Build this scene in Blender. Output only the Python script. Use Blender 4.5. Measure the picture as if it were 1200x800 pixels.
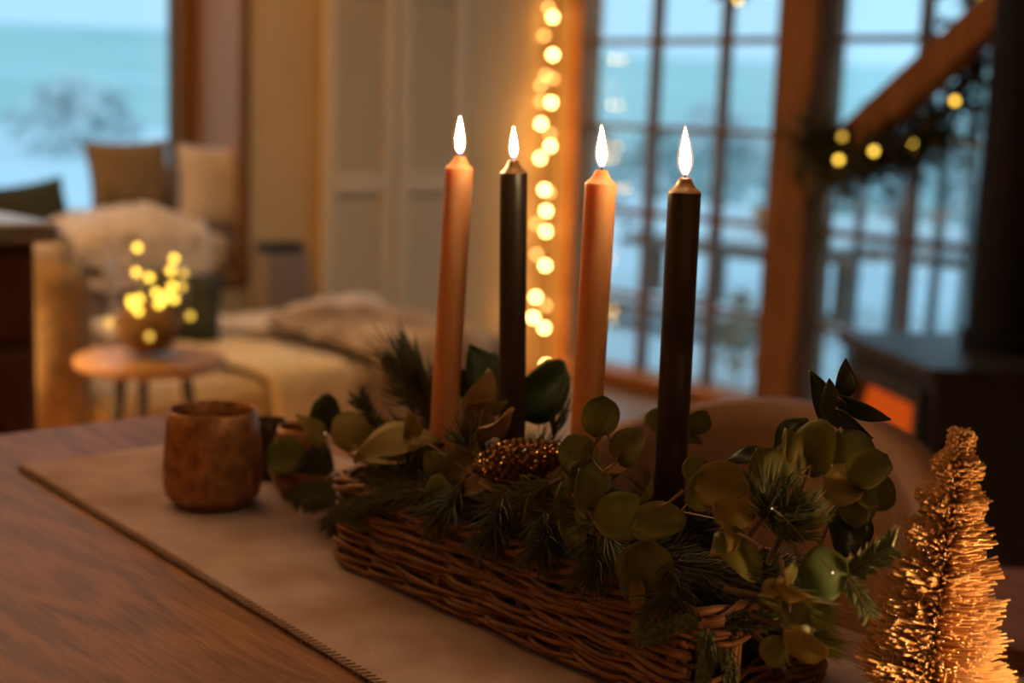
import bpy, math, random
from mathutils import Vector, Matrix, noise
R_ = random.Random(7)
PI = math.pi
for o in list(bpy.data.objects): bpy.data.objects.remove(o)
scene = bpy.context.scene
C = scene.collection

# ------------------------------------------------------------ camera
EYE = Vector((0.0, 0.0, 1.13)); FPX = 1667.0; TT = 0.751      # TT: height of the table top
fwd0 = Vector((-0.743, 0.669, 0)).normalized()
right0 = Vector((fwd0.y, -fwd0.x, 0))
PITCH = math.atan(275 / FPX); ROLL = math.radians(2.18)
Fv = (fwd0 * math.cos(PITCH) + Vector((0, 0, -math.sin(PITCH)))).normalized()
U0 = right0.cross(Fv).normalized()
Rv = right0 * math.cos(ROLL) + U0 * math.sin(ROLL)
Uv = U0 * math.cos(ROLL) - right0 * math.sin(ROLL)
cam_d = bpy.data.cameras.new('camera'); cam = bpy.data.objects.new('camera', cam_d); C.objects.link(cam)
M = Matrix((Rv, Uv, -Fv)).transposed().to_4x4(); M.translation = EYE
cam.matrix_world = M
cam_d.lens = 50.0; cam_d.sensor_width = 36.0; cam_d.clip_start = 0.02; cam_d.clip_end = 2000
cam_d.dof.use_dof = True; cam_d.dof.focus_distance = 0.92; cam_d.dof.aperture_fstop = 4.2
scene.camera = cam
# ------------------------------------------------------------ world, exposure
w = bpy.data.worlds.new('dusk_sky'); scene.world = w; w.use_nodes = True
nt = w.node_tree; bg = nt.nodes['Background']
bg.inputs['Color'].default_value = (0.27, 0.50, 0.66, 1); bg.inputs['Strength'].default_value = 1.9
vs = scene.view_settings; vs.view_transform = 'Standard'; vs.look = 'None'; vs.exposure = 0.0; vs.gamma = 1.0
vs.use_curve_mapping = False
scene.cycles.use_denoising = True
scene.cycles.max_bounces = 8; scene.cycles.transparent_max_bounces = 24
scene.cycles.caustics_reflective = False; scene.cycles.caustics_refractive = False

# pixel -> ray, then onto a plane of the place
def ray(px, py): return (Fv * FPX + Rv * (px - 600) + Uv * (400 - py)).normalized()
def PZ(px, py, z): d = ray(px, py); return EYE + d * ((z - EYE.z) / d.z)
def PY(px, py, y): d = ray(px, py); return EYE + d * (y / d.y)
def PX(px, py, x): d = ray(px, py); return EYE + d * (x / d.x)
def PD(px, py, dist): d = ray(px, py); return EYE + d * (dist / d.dot(fwd0))
def depth(p): return (p - EYE).dot(Fv)

# ------------------------------------------------------------ materials
MATS = {}
def mat(name, col, rough=0.6, metal=0.0, col2=None, scale=8.0, stretch=(1, 1, 1), bump=0.0, bscale=None, spec=0.5,
        sss=0.0, sssr=(0.01, 0.004, 0.002), sheen=0.0, coat=0.0, detail=4.0, contrast=(0.35, 0.65)):
    if name in MATS: return MATS[name]
    m = bpy.data.materials.new(name); m.use_nodes = True; n = m.node_tree.nodes; l = m.node_tree.links
    b = n['Principled BSDF']
    b.inputs['Base Color'].default_value = (*col, 1); b.inputs['Roughness'].default_value = rough
    b.inputs['Metallic'].default_value = metal; b.inputs['Specular IOR Level'].default_value = spec
    if sheen: b.inputs['Sheen Weight'].default_value = sheen
    if coat: b.inputs['Coat Weight'].default_value = coat; b.inputs['Coat Roughness'].default_value = 0.2
    if sss:
        b.inputs['Subsurface Weight'].default_value = sss; b.inputs['Subsurface Radius'].default_value = sssr
        b.inputs['Subsurface Scale'].default_value = 1.0
    if col2 or bump:
        tc = n.new('ShaderNodeTexCoord'); mp = n.new('ShaderNodeMapping'); mp.inputs['Scale'].default_value = stretch
        l.new(tc.outputs['Object'], mp.inputs['Vector'])
    if col2:
        nz = n.new('ShaderNodeTexNoise'); nz.inputs['Scale'].default_value = scale; nz.inputs['Detail'].default_value = detail
        l.new(mp.outputs[0], nz.inputs['Vector'])
        cr = n.new('ShaderNodeValToRGB'); cr.color_ramp.elements[0].position = contrast[0]; cr.color_ramp.elements[1].position = contrast[1]
        cr.color_ramp.elements[0].color = (*col, 1); cr.color_ramp.elements[1].color = (*col2, 1)
        l.new(nz.outputs['Fac'], cr.inputs[0]); l.new(cr.outputs[0], b.inputs['Base Color'])
    if bump:
        nb = n.new('ShaderNodeTexNoise'); nb.inputs['Scale'].default_value = bscale or scale * 3; nb.inputs['Detail'].default_value = 3
        l.new(mp.outputs[0], nb.inputs['Vector'])
        bp = n.new('ShaderNodeBump'); bp.inputs['Strength'].default_value = bump; bp.inputs['Distance'].default_value = 0.005
        l.new(nb.outputs['Fac'], bp.inputs['Height']); l.new(bp.outputs[0], b.inputs['Normal'])
    MATS[name] = m; return m
def emis(name, col, strength):
    m = bpy.data.materials.new(name); m.use_nodes = True; n = m.node_tree.nodes; l = m.node_tree.links
    n.remove(n['Principled BSDF']); e = n.new('ShaderNodeEmission')
    e.inputs[0].default_value = (*col, 1); e.inputs[1].default_value = strength
    l.new(e.outputs[0], n['Material Output'].inputs[0]); MATS[name] = m; return m
def pane_mat(name, tint=(1, 1, 1), rough=0.0, base=0.04):
    m = bpy.data.materials.new(name); m.use_nodes = True; n = m.node_tree.nodes; l = m.node_tree.links
    n.remove(n['Principled BSDF'])
    t = n.new('ShaderNodeBsdfTransparent'); t.inputs[0].default_value = (*tint, 1)
    g = n.new('ShaderNodeBsdfGlossy'); g.inputs['Roughness'].default_value = rough
    lw = n.new('ShaderNodeLayerWeight'); lw.inputs[0].default_value = 0.5
    pw = n.new('ShaderNodeMath'); pw.operation = 'POWER'; pw.inputs[1].default_value = 5.0; l.new(lw.outputs['Facing'], pw.inputs[0])
    ml = n.new('ShaderNodeMath'); ml.operation = 'MULTIPLY_ADD'; ml.inputs[1].default_value = 0.95; ml.inputs[2].default_value = base; l.new(pw.outputs[0], ml.inputs[0])
    mx = n.new('ShaderNodeMixShader'); l.new(ml.outputs[0], mx.inputs[0]); l.new(t.outputs[0], mx.inputs[1]); l.new(g.outputs[0], mx.inputs[2])
    l.new(mx.outputs[0], n['Material Output'].inputs[0]); MATS[name] = m; return m
def leaf_mat(name, col, col2, rough=0.5, trans=0.33, tcol=None, spec=0.4):
    m = mat(name, col, rough, col2=col2, scale=35, bump=0.15, bscale=120, spec=spec)
    n = m.node_tree.nodes; l = m.node_tree.links; b = n['Principled BSDF']
    t = n.new('ShaderNodeBsdfTranslucent'); t.inputs[0].default_value = (*(tcol or col2), 1)
    mx = n.new('ShaderNodeMixShader'); mx.inputs[0].default_value = trans
    l.new(b.outputs[0], mx.inputs[1]); l.new(t.outputs[0], mx.inputs[2]); l.new(mx.outputs[0], n['Material Output'].inputs[0])
    return m
def wood(name, c1, c2, scale=3.0, stretch=(1, 12, 12), rough=0.5, bump=0.15, dist=3.0, coat=0.0, spec=0.4):
    if name in MATS: return MATS[name]
    m = bpy.data.materials.new(name); m.use_nodes = True; n = m.node_tree.nodes; l = m.node_tree.links; b = n['Principled BSDF']
    b.inputs['Roughness'].default_value = rough; b.inputs['Specular IOR Level'].default_value = spec
    if coat: b.inputs['Coat Weight'].default_value = coat; b.inputs['Coat Roughness'].default_value = 0.35
    tc = n.new('ShaderNodeTexCoord'); mp = n.new('ShaderNodeMapping'); mp.inputs['Scale'].default_value = stretch
    nz = n.new('ShaderNodeTexNoise'); nz.inputs['Scale'].default_value = scale; nz.inputs['Detail'].default_value = 2; nz.inputs['Distortion'].default_value = 0.6
    sn = n.new('ShaderNodeMath'); sn.operation = 'MULTIPLY'; sn.inputs[1].default_value = 14 * dist
    s2 = n.new('ShaderNodeMath'); s2.operation = 'SINE'
    fine = n.new('ShaderNodeTexNoise'); fine.inputs['Scale'].default_value = scale * 12; fine.inputs['Detail'].default_value = 4
    mixf = n.new('ShaderNodeMath'); mixf.operation = 'MULTIPLY_ADD'; mixf.inputs[1].default_value = 0.22
    cr = n.new('ShaderNodeValToRGB'); cr.color_ramp.elements[0].color = (*c1, 1); cr.color_ramp.elements[1].color = (*c2, 1)
    cr.color_ramp.elements[0].position = 0.1; cr.color_ramp.elements[1].position = 0.8
    l.new(tc.outputs['Object'], mp.inputs[0]); l.new(mp.outputs[0], nz.inputs['Vector']); l.new(mp.outputs[0], fine.inputs['Vector'])
    l.new(nz.outputs['Fac'], sn.inputs[0]); l.new(sn.outputs[0], s2.inputs[0]); l.new(s2.outputs[0], mixf.inputs[0]); l.new(fine.outputs['Fac'], mixf.inputs[2])
    l.new(mixf.outputs[0], cr.inputs[0]); l.new(cr.outputs[0], b.inputs['Base Color'])
    bp = n.new('ShaderNodeBump'); bp.inputs['Strength'].default_value = bump; bp.inputs['Distance'].default_value = 0.002
    l.new(mixf.outputs[0], bp.inputs['Height']); l.new(bp.outputs[0], b.inputs['Normal'])
    MATS[name] = m; return m

# ------------------------------------------------------------ geometry helpers (world coordinates)
class MB:
    def __init__(s): s.v = []; s.f = []
    def add(s, vs_, fs):
        o = len(s.v); s.v += [tuple(v) for v in vs_]; s.f += [tuple(i + o for i in f) for f in fs]; return s
    def box(s, a, b, bev=0.0, m=None):
        x0, y0, z0 = a; x1, y1, z1 = b
        if bev <= 0:
            v = [(x, y, z) for x in (x0, x1) for y in (y0, y1) for z in (z0, z1)]
            f = [(0, 1, 3, 2), (4, 6, 7, 5), (0, 4, 5, 1), (2, 3, 7, 6), (0, 2, 6, 4), (1, 5, 7, 3)]
        else:
            e = bev; v = []; f = []
            idx = {}
            for i, x in enumerate((x0, x1)):
                for j, y in enumerate((y0, y1)):
                    for k, z in enumerate((z0, z1)):
                        sx, sy, sz = (1, -1)[i], (1, -1)[j], (1, -1)[k]
                        for ax, p in enumerate(((x, y + sy * e, z + sz * e), (x + sx * e, y, z + sz * e), (x + sx * e, y + sy * e, z))):
                            idx[i, j, k, ax] = len(v); v.append(p)
            g = idx
            for i in (0, 1):
                f.append((g[i,0,0,0], g[i,1,0,0], g[i,1,1,0], g[i,0,1,0])); f.append((g[0,i,0,1], g[1,i,0,1], g[1,i,1,1], g[0,i,1,1]))
                f.append((g[0,0,i,2], g[1,0,i,2], g[1,1,i,2], g[0,1,i,2]))
                for j in (0, 1):
                    f.append((g[i,j,0,0], g[i,j,1,0], g[i,j,1,1], g[i,j,0,1])); f.append((g[i,0,j,0], g[i,1,j,0], g[i,1,j,2], g[i,0,j,2]))
                    f.append((g[0,i,j,1], g[1,i,j,1], g[1,i,j,2], g[0,i,j,2]))
                    for k in (0, 1): f.append((g[i,j,k,0], g[i,j,k,1], g[i,j,k,2]))
        if m is not None: v = [m @ Vector(p) for p in v]
        return s.add(v, f)
    def tube(s, pts, r, n=6, cap=True, closed=False):
        pts = [Vector(p) for p in pts]; N = len(pts); rs = r if hasattr(r, '__len__') else [r] * N
        vs_ = []; up = None
        for i, p in enumerate(pts):
            if closed: t = pts[(i + 1) % N] - pts[i - 1]
            else: t = pts[min(i + 1, N - 1)] - pts[max(i - 1, 0)]
            t = t.normalized() if t.length > 1e-9 else Vector((0, 0, 1))
            if up is None: up = Vector((0, 0, 1)) if abs(t.z) < 0.9 else Vector((1, 0, 0))
            a = t.cross(up).normalized(); up = a.cross(t).normalized()
            for k in range(n):
                q = 2 * PI * k / n; vs_.append(p + (a * math.cos(q) + up * math.sin(q)) * rs[i])
        fs = []
        for i in range(N if closed else N - 1):
            j = (i + 1) % N
            for k in range(n): fs.append((i*n+k, i*n+(k+1) % n, j*n+(k+1) % n, j*n+k))
        if cap and not closed: fs.append(tuple(range(n))[::-1]); fs.append(tuple((N-1)*n+k for k in range(n)))
        return s.add(vs_, fs)
    def lathe(s, prof, c, n=32, axis=None, wob=None):
        c = Vector(c); q = Vector((0, 0, 1)).rotation_difference(axis.normalized()).to_matrix() if axis else Matrix.Identity(3)
        vs_ = []
        for i, (r, z) in enumerate(prof):
            for k in range(n):
                a = 2 * PI * k / n; rr = r * (wob(a, z) if wob else 1); vs_.append(c + q @ Vector((rr * math.cos(a), rr * math.sin(a), z)))
        fs = [(i*n+k, i*n+(k+1) % n, (i+1)*n+(k+1) % n, (i+1)*n+k) for i in range(len(prof)-1) for k in range(n)]
        return s.add(vs_, fs)
    def ball(s, c, r, n=10, sq=(1, 1, 1)):
        c = Vector(c); prof = [(r * math.sin(PI * i / n), -r * math.cos(PI * i / n)) for i in range(n + 1)]
        m = n + 2; vs_ = [c + Vector((p[0] * math.cos(2*PI*k/m) * sq[0], p[0] * math.sin(2*PI*k/m) * sq[1], p[1] * sq[2])) for p in prof for k in range(m)]
        return s.add(vs_, [(i*m+k, i*m+(k+1) % m, (i+1)*m+(k+1) % m, (i+1)*m+k) for i in range(n) for k in range(m)])
    def grid(s, fn, nu, nv):
        vs_ = [fn(i / nu, j / nv) for i in range(nu + 1) for j in range(nv + 1)]
        return s.add(vs_, [(i*(nv+1)+j, (i+1)*(nv+1)+j, (i+1)*(nv+1)+j+1, i*(nv+1)+j+1) for i in range(nu) for j in range(nv)])

ORG = {}
def obj(name, mb, m, parent=None, smooth=False, base=None, thick=None):
    me = bpy.data.meshes.new(name); o_ = ORG[parent.name] if parent else Vector(base) if base is not None else Vector((0, 0, 0))
    me.from_pydata([tuple(Vector(v) - o_) for v in mb.v], [], mb.f); me.validate(); me.update()
    import bmesh
    bm = bmesh.new(); bm.from_mesh(me); bmesh.ops.remove_doubles(bm, verts=bm.verts, dist=1e-6)
    bmesh.ops.recalc_face_normals(bm, faces=bm.faces); bm.to_mesh(me); bm.free()
    if smooth:
        for p in me.polygons: p.use_smooth = True
    me.materials.append(m if not isinstance(m, str) else MATS[m])
    o = bpy.data.objects.new(name, me); C.objects.link(o); ORG[o.name] = o_
    if parent: o.parent = parent
    else: o.location = o_
    if thick:
        md = o.modifiers.new('thickness', 'SOLIDIFY'); md.thickness = thick; md.offset = 0
    return o
def tag(o, label, cat, group=None):
    o['label'] = label; o['category'] = cat
    if group: o['group'] = group
    return o
def thing(name, label, cat, loc, group=None):
    o = bpy.data.objects.new(name, None); C.objects.link(o); o.location = loc; o.empty_display_size = 0.05; ORG[o.name] = Vector(loc)
    return tag(o, label, cat, group)
def struct(name, mb, m, label=None, smooth=False):
    o = obj(name, mb, m, smooth=smooth); o['kind'] = 'structure'
    if label: o['label'] = label
    return o
def sthing(name, loc, label=None):
    o = bpy.data.objects.new(name, None); C.objects.link(o); o.location = loc; ORG[o.name] = Vector(loc); o['kind'] = 'structure'
    if label: o['label'] = label
    return o
def stuff(o): o['kind'] = 'stuff'; return o
def lamp(name, loc, power, col, radius, parent):
    d = bpy.data.lights.new(name, 'POINT'); d.energy = power; d.color = col; d.shadow_soft_size = radius
    o = bpy.data.objects.new(name, d); C.objects.link(o); o.parent = parent; o.location = Vector(loc) - ORG[parent.name]; return o

# ------------------------------------------------------------ material palette
mat('plaster', (0.72, 0.53, 0.28), 0.85, col2=(0.68, 0.49, 0.255), scale=3, bump=0.1, bscale=60)
mat('ceiling_white', (0.7, 0.64, 0.55), 0.9)
wood('floor_wood', (0.30, 0.17, 0.08), (0.42, 0.26, 0.13), 1.5, (12, 1, 1), 0.45)
wood('timber', (0.17, 0.075, 0.026), (0.25, 0.115, 0.042), 2, (9, 9, 1), 0.8, dist=1.5, spec=0.12)
wood('frame_wood', (0.48, 0.18, 0.04), (0.58, 0.23, 0.055), 2, (9, 9, 1), 0.5, dist=1.5)
wood('dark_wood', (0.075, 0.022, 0.008), (0.12, 0.04, 0.014), 2.5, (6, 6, 1), 0.5)
wood('table_wood', (0.11, 0.037, 0.011), (0.26, 0.10, 0.033), 2.2, (1.0, 7.0, 7.0), 0.5, 0.35, dist=2.6, spec=0.28)
wood('small_table_wood', (0.27, 0.135, 0.055), (0.36, 0.20, 0.085), 4, (1, 7, 7), 0.4)
mat('white_paint', (0.68, 0.62, 0.53), 0.6)
mat('shutter_paint', (0.80, 0.65, 0.41), 0.6)
mat('muntin_paint', (0.26, 0.17, 0.13), 0.6)
mat('black_metal', (0.005, 0.005, 0.006), 0.6, 0.0, bump=0.1, bscale=200, spec=0.15)
mat('iron', (0.018, 0.021, 0.027), 0.42, 0.0, bump=0.1, bscale=150)
mat('leg_black', (0.015, 0.015, 0.016), 0.5)
mat('snow', (0.90, 0.93, 0.95), 0.8, col2=(0.85, 0.89, 0.92), scale=0.6, bump=0.3, bscale=3)
mat('field', (0.48, 0.66, 0.62), 0.9, col2=(0.66, 0.82, 0.78), scale=0.03, contrast=(0.3, 0.7))
mat('shrub', (0.66, 0.70, 0.70), 0.9, col2=(0.85, 0.88, 0.88), scale=2)
mat('frosted_twig', (0.42, 0.42, 0.42), 0.9)
mat('grey_snow', (0.62, 0.68, 0.72), 0.85, col2=(0.72, 0.78, 0.80), scale=0.9, bump=0.3, bscale=4)  # greyer than the other snow, so the snow on the rail stands out
mat('weathered', (0.16, 0.09, 0.06), 0.8, col2=(0.24, 0.14, 0.09), scale=6, stretch=(1, 6, 6))
mat('outdoor_dark', (0.10, 0.13, 0.14), 0.7)
mat('orange_cloth', (0.6, 0.2, 0.05), 0.8)
mat('dry_plant', (0.42, 0.34, 0.22), 0.8)
mat('linen_beige', (0.52, 0.41, 0.26), 0.9, col2=(0.46, 0.36, 0.23), scale=30, bump=0.2, bscale=200)
mat('tan_fabric', (0.30, 0.19, 0.08), 0.9, col2=(0.20, 0.125, 0.055), scale=25, bump=0.2, bscale=200)
mat('cream_wool', (0.78, 0.67, 0.46), 0.95, col2=(0.68, 0.57, 0.38), scale=14, bump=0.6, bscale=60)
mat('white_fur', (0.82, 0.74, 0.66), 0.95, col2=(0.70, 0.61, 0.52), scale=10, bump=0.8, bscale=60)
mat('brown_fur', (0.20, 0.13, 0.08), 0.95, col2=(0.60, 0.48, 0.34), scale=5, bump=0.8, bscale=60)
mat('pillow_tan', (0.24, 0.17, 0.09), 0.95, col2=(0.12, 0.085, 0.04), scale=6, bump=0.3, bscale=150, contrast=(0.5, 0.7))
mat('pillow_white', (0.70, 0.60, 0.50), 0.95, bump=0.3, bscale=120)
mat('pillow_green', (0.035, 0.045, 0.03), 0.9, bump=0.3, bscale=150)
mat('chair_leather', (0.20, 0.095, 0.05), 0.65, col2=(0.17, 0.08, 0.042), scale=12, bump=0.15, bscale=200)
mat('stone_top', (0.30, 0.30, 0.32), 0.35, col2=(0.24, 0.24, 0.26), scale=20)
mat('heater_grey', (0.30, 0.24, 0.19), 0.7)
mat('runner_linen', (0.43, 0.33, 0.345), 0.9, col2=(0.31, 0.20, 0.175), scale=11, bump=0.25, bscale=500, contrast=(0.42, 0.66))
mat('thread', (0.26, 0.17, 0.12), 0.9)
mat('wicker', (0.15, 0.062, 0.026), 0.55, col2=(0.24, 0.108, 0.045), scale=60, bump=0.2, bscale=300)
mat('peach_wax', (0.58, 0.28, 0.125), 0.45, sss=0.9, sssr=(0.024, 0.012, 0.005), col2=(0.54, 0.25, 0.11), scale=25)
mat('black_wax', (0.016, 0.009, 0.006), 0.42, col2=(0.024, 0.013, 0.008), scale=40, bump=0.08, bscale=60)
mat('wax_bronze', (0.16, 0.075, 0.025), 0.35)
mat('wick', (0.012, 0.01, 0.01), 0.9)
mat('copper_glass', (0.48, 0.23, 0.10), 0.38, 0.6, col2=(0.24, 0.11, 0.05), scale=85, bump=0.4, bscale=220)
mat('smoked_glass', (0.05, 0.03, 0.02), 0.2)
mat('gold_glitter', (0.34, 0.16, 0.06), 0.3, 0.8, col2=(0.14, 0.06, 0.02), scale=400, bump=1.0, bscale=700)
mat('glitter_flake', (0.95, 0.62, 0.30), 0.12, 1.0)
mat('bark', (0.09, 0.05, 0.025), 0.8)
mat('needle', (0.045, 0.065, 0.018), 0.5, col2=(0.13, 0.155, 0.045), scale=320, contrast=(0.3, 0.75))
mat('needle_dark', (0.022, 0.028, 0.010), 0.55, col2=(0.075, 0.075, 0.028), scale=320, contrast=(0.3, 0.75))
mat('needle_light', (0.16, 0.19, 0.035), 0.5, col2=(0.30, 0.31, 0.08), scale=320, contrast=(0.3, 0.75))
mat('fir_needle', (0.09, 0.125, 0.055), 0.5, col2=(0.20, 0.23, 0.11), scale=320, contrast=(0.3, 0.75))
leaf_mat('eucalyptus', (0.14, 0.145, 0.032), (0.22, 0.21, 0.05), tcol=(0.32, 0.30, 0.05))
leaf_mat('eucalyptus_gold', (0.27, 0.20, 0.05), (0.35, 0.27, 0.08), tcol=(0.42, 0.32, 0.06))
leaf_mat('eucalyptus_green', (0.085, 0.14, 0.05), (0.13, 0.19, 0.07), tcol=(0.2, 0.25, 0.06))
leaf_mat('dried_leaf', (0.30, 0.19, 0.10), (0.40, 0.28, 0.17), tcol=(0.4, 0.25, 0.12))
leaf_mat('dark_leaf', (0.022, 0.045, 0.018), (0.035, 0.06, 0.022), rough=0.32, trans=0.08, spec=0.6)
mat('stem_brown', (0.20, 0.11, 0.05), 0.6)
mat('berry', (0.5, 0.08, 0.03), 0.4)
mat('bristle', (0.74, 0.47, 0.23), 0.85, col2=(0.60, 0.36, 0.17), scale=40)
mat('wire', (0.25, 0.18, 0.10), 0.4, 0.8)
mat('cable', (0.10, 0.07, 0.05), 0.6)
mat('moss', (0.14, 0.07, 0.025), 0.9, col2=(0.26, 0.14, 0.05), scale=30, bump=0.8, bscale=60)
mat('lamp_shade', (0.8, 0.7, 0.5), 0.9)
pane_mat('window_glass', base=0.075); pane_mat('thin_glass', (0.97, 0.98, 1.0)); pane_mat('stove_glass', (0.8, 0.72, 0.66))
emis('bulb_warm', (1.0, 0.54, 0.16), 42.0); emis('bulb_dim', (1.0, 0.50, 0.13), 8.0)
emis('bulb_yellow', (1.0, 0.60, 0.07), 4.6); emis('bulb_yellow_dim', (1.0, 0.6, 0.08), 1.8)
emis('led', (1.0, 0.72, 0.4), 1.6)
emis('fire', (1.0, 0.14, 0.008), 0.95)
# flame: hotter, whiter towards the middle, blue at the wick (a flame's own colours)
def flame_material():
    m = bpy.data.materials.new('flame'); m.use_nodes = True; n = m.node_tree.nodes; l = m.node_tree.links
    n.remove(n['Principled BSDF']); tc = n.new('ShaderNodeTexCoord'); sp = n.new('ShaderNodeSeparateXYZ'); l.new(tc.outputs['Generated'], sp.inputs[0])
    cr = n.new('ShaderNodeValToRGB'); e = cr.color_ramp.elements
    e[0].position = 0.0; e[0].color = (0.10, 0.10, 0.35, 1); e[1].position = 1.0; e[1].color = (1.0, 0.50, 0.14, 1)
    for p, c in ((0.10, (0.30, 0.22, 0.3, 1)), (0.22, (1.0, 0.62, 0.25, 1)), (0.45, (1.0, 0.78, 0.42, 1)), (0.8, (1.0, 0.70, 0.32, 1))):
        x = e.new(p); x.color = c
    st = n.new('ShaderNodeMapRange'); st.inputs['From Min'].default_value = 0.03; st.inputs['From Max'].default_value = 0.35
    st.inputs['To Min'].default_value = 0.3; st.inputs['To Max'].default_value = FLAME
    em = n.new('ShaderNodeEmission'); l.new(sp.outputs['Z'], cr.inputs[0]); l.new(sp.outputs['Z'], st.inputs['Value'])
    l.new(cr.outputs[0], em.inputs[0]); l.new(st.outputs[0], em.inputs[1]); l.new(em.outputs[0], n['Material Output'].inputs[0]); MATS['flame'] = m
FLAME = 300.0
flame_material()
def outer_flame():
    m = bpy.data.materials.new('flame_outer'); m.use_nodes = True; n = m.node_tree.nodes; l = m.node_tree.links; n.remove(n['Principled BSDF'])
    t = n.new('ShaderNodeBsdfTransparent'); e = n.new('ShaderNodeEmission'); e.inputs[0].default_value = (1.0, 0.36, 0.05, 1); e.inputs[1].default_value = 0.28
    a = n.new('ShaderNodeAddShader'); l.new(t.outputs[0], a.inputs[0]); l.new(e.outputs[0], a.inputs[1]); l.new(a.outputs[0], n['Material Output'].inputs[0]); MATS['flame_outer'] = m
outer_flame()

# ============================================================ THE SETTING
XW = -4.5; YW = 4.26; H = 2.65; XE = 2.2; YS = -2.6; T = 0.42     # left wall face, window wall face
NY0, NY1, NZ0 = 0.55, 2.74, 0.49                                  # window-seat niche in the left wall
struct('floor', MB().box((XW - T, YS - 0.1, -0.12), (XE + 0.1, YW + 0.12, 0)), 'floor_wood', 'brown wooden floor of the living room')
struct('ceiling', MB().box((XW - T, YS - 0.1, H), (XE + 0.1, YW + 0.12, H + 0.1)), 'ceiling_white', 'pale ceiling above the living room')
struct('wall_left', MB().box((XW - T, NY1, 0), (XW, YW + 0.12, H)), 'plaster', 'tan plaster wall carrying the louvred shutters')
struct('wall_left_lower', MB().box((XW - T, NY0, 0), (XW, NY1, NZ0)), 'plaster', 'wall below the window seat')
struct('wall_left_upper', MB().box((XW - T, NY0, 2.3), (XW, NY1, H)), 'plaster', 'wall above the picture window')
struct('wall_left_end', MB().box((XW - T, YS, 0), (XW, NY0, H)), 'plaster', 'plaster wall past the picture window')
WX0, WX1 = -4.34, -2.03
b = MB(); b.box((XW, YW, 0), (WX0 - 0.06, YW + 0.12, H)).box((WX0 - 0.06, YW, 2.2), (WX1 + 0.06, YW + 0.12, H)).box((WX1 + 0.06, YW, 0), (XE, YW + 0.12, H)).box((WX0 - 0.06, YW, 0), (WX1 + 0.06, YW + 0.12, 0.03))
struct('wall_back', b, 'plaster', 'plaster wall around the gridded windows')
struct('wall_right', MB().box((XE, YS, 0), (XE + 0.1, YW + 0.12, H)), 'plaster')
struct('wall_front', MB().box((XW, YS - 0.1, 0), (XE, YS, H)), 'plaster')
# picture window in the niche
wn = sthing('window_1', (XW - T, NY0, 0.55), 'large picture window behind the window seat')
b = MB(); xo = XW - T
b.box((xo - 0.03, NY1 - 0.085, NZ0), (xo + 0.07, NY1, 2.3)).box((xo - 0.03, NY0, NZ0), (xo + 0.07, NY0 + 0.085, 2.3)).box((xo - 0.03, NY0 + 0.085, NZ0), (xo + 0.07, NY1 - 0.085, NZ0 + 0.1)).box((xo - 0.03, NY0 + 0.085, 2.2), (xo + 0.07, NY1 - 0.085, 2.3))
obj('window_frame', b, 'timber', wn)
obj('window_pane', MB().box((xo + 0.005, NY0 + 0.085, NZ0 + 0.1), (xo + 0.03, NY1 - 0.085, 2.2)), 'window_glass', wn)
tr = sthing('trim_1', (XW, NY0, NZ0), 'brown wooden trim around the window-seat niche')
b = MB(); b.box((XW - 0.02, NY1 - 0.035, NZ0 - 0.04), (XW + 0.012, NY1 - 0.005, 2.3)); obj('trim_board', b, 'timber', tr)
b = MB(); b.box((XW - 0.02, NY0, NZ0 - 0.045), (XW + 0.022, NY1 - 0.035, NZ0)); obj('trim_board', b, 'timber', tr)
b = MB(); b.box((XW - 0.002, NY0, 0.08), (XW + 0.015, NY1 - 0.05, NZ0 - 0.045)); struct('trim_2', b, 'white_paint', 'white panel below the window seat')
b = MB().box((XW - T + 0.07, NY1 - 0.012, NZ0), (XW - 0.02, NY1, 2.3)); struct('trim_3', b, mat('reveal_paint', (0.36, 0.21, 0.13), 0.8), 'brown reveal board beside the picture window')
# gridded windows
ROWS = [0.03, 0.375, 0.72, 1.065, 1.41, 1.755, 2.10]
def grid_window(name, x0, label, frame_mat='frame_wood', lf=0.06):
    wv = sthing(name, (x0, YW, 0.03), label); cols = [x0 + 0.36 * k for k in range(4)]
    y0, y1 = YW + 0.02, YW + 0.085
    obj('jamb', MB().box((x0 - lf, y0 - 0.06, 0.03), (x0 + 0.012, y1, 2.2)), frame_mat, wv)
    obj('jamb', MB().box((cols[3] - 0.03, y0 - 0.03, 0.03), (cols[3] + 0.03, y1, 2.2)), frame_mat, wv)
    obj('sill', MB().box((x0, y0 - 0.10, 0.03), (cols[3], y1, 0.07)), frame_mat, wv)
    obj('head', MB().box((x0, y0, 2.08), (cols[3], y1, 2.2)), frame_mat, wv)
    for x in cols[1:3]: obj('mullion', MB().box((x - 0.014, y0 + 0.005, 0.07), (x + 0.014, y1 - 0.01, 2.08)), 'muntin_paint', wv)
    for z in ROWS[1:6]: obj('muntin', MB().box((x0, y0 + 0.01, z - 0.011), (cols[3], y1 - 0.012, z + 0.011)), 'muntin_paint', wv)
    for i in range(3):
        for j in range(6):
            z0 = ROWS[j] + (0.04 if j == 0 else 0.013); z1 = ROWS[j + 1] - (0.013 if j < 5 else 0.02)
            obj('pane', MB().box((cols[i] + 0.014, y0 + 0.02, z0), (cols[i + 1] - 0.014, y0 + 0.044, z1)), 'window_glass', wv)
grid_window('window_2', -4.34, 'gridded window beside the wall of string lights')
grid_window('window_3', -3.11, 'gridded window behind the timber post and wood stove', 'timber', 0.05)
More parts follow.
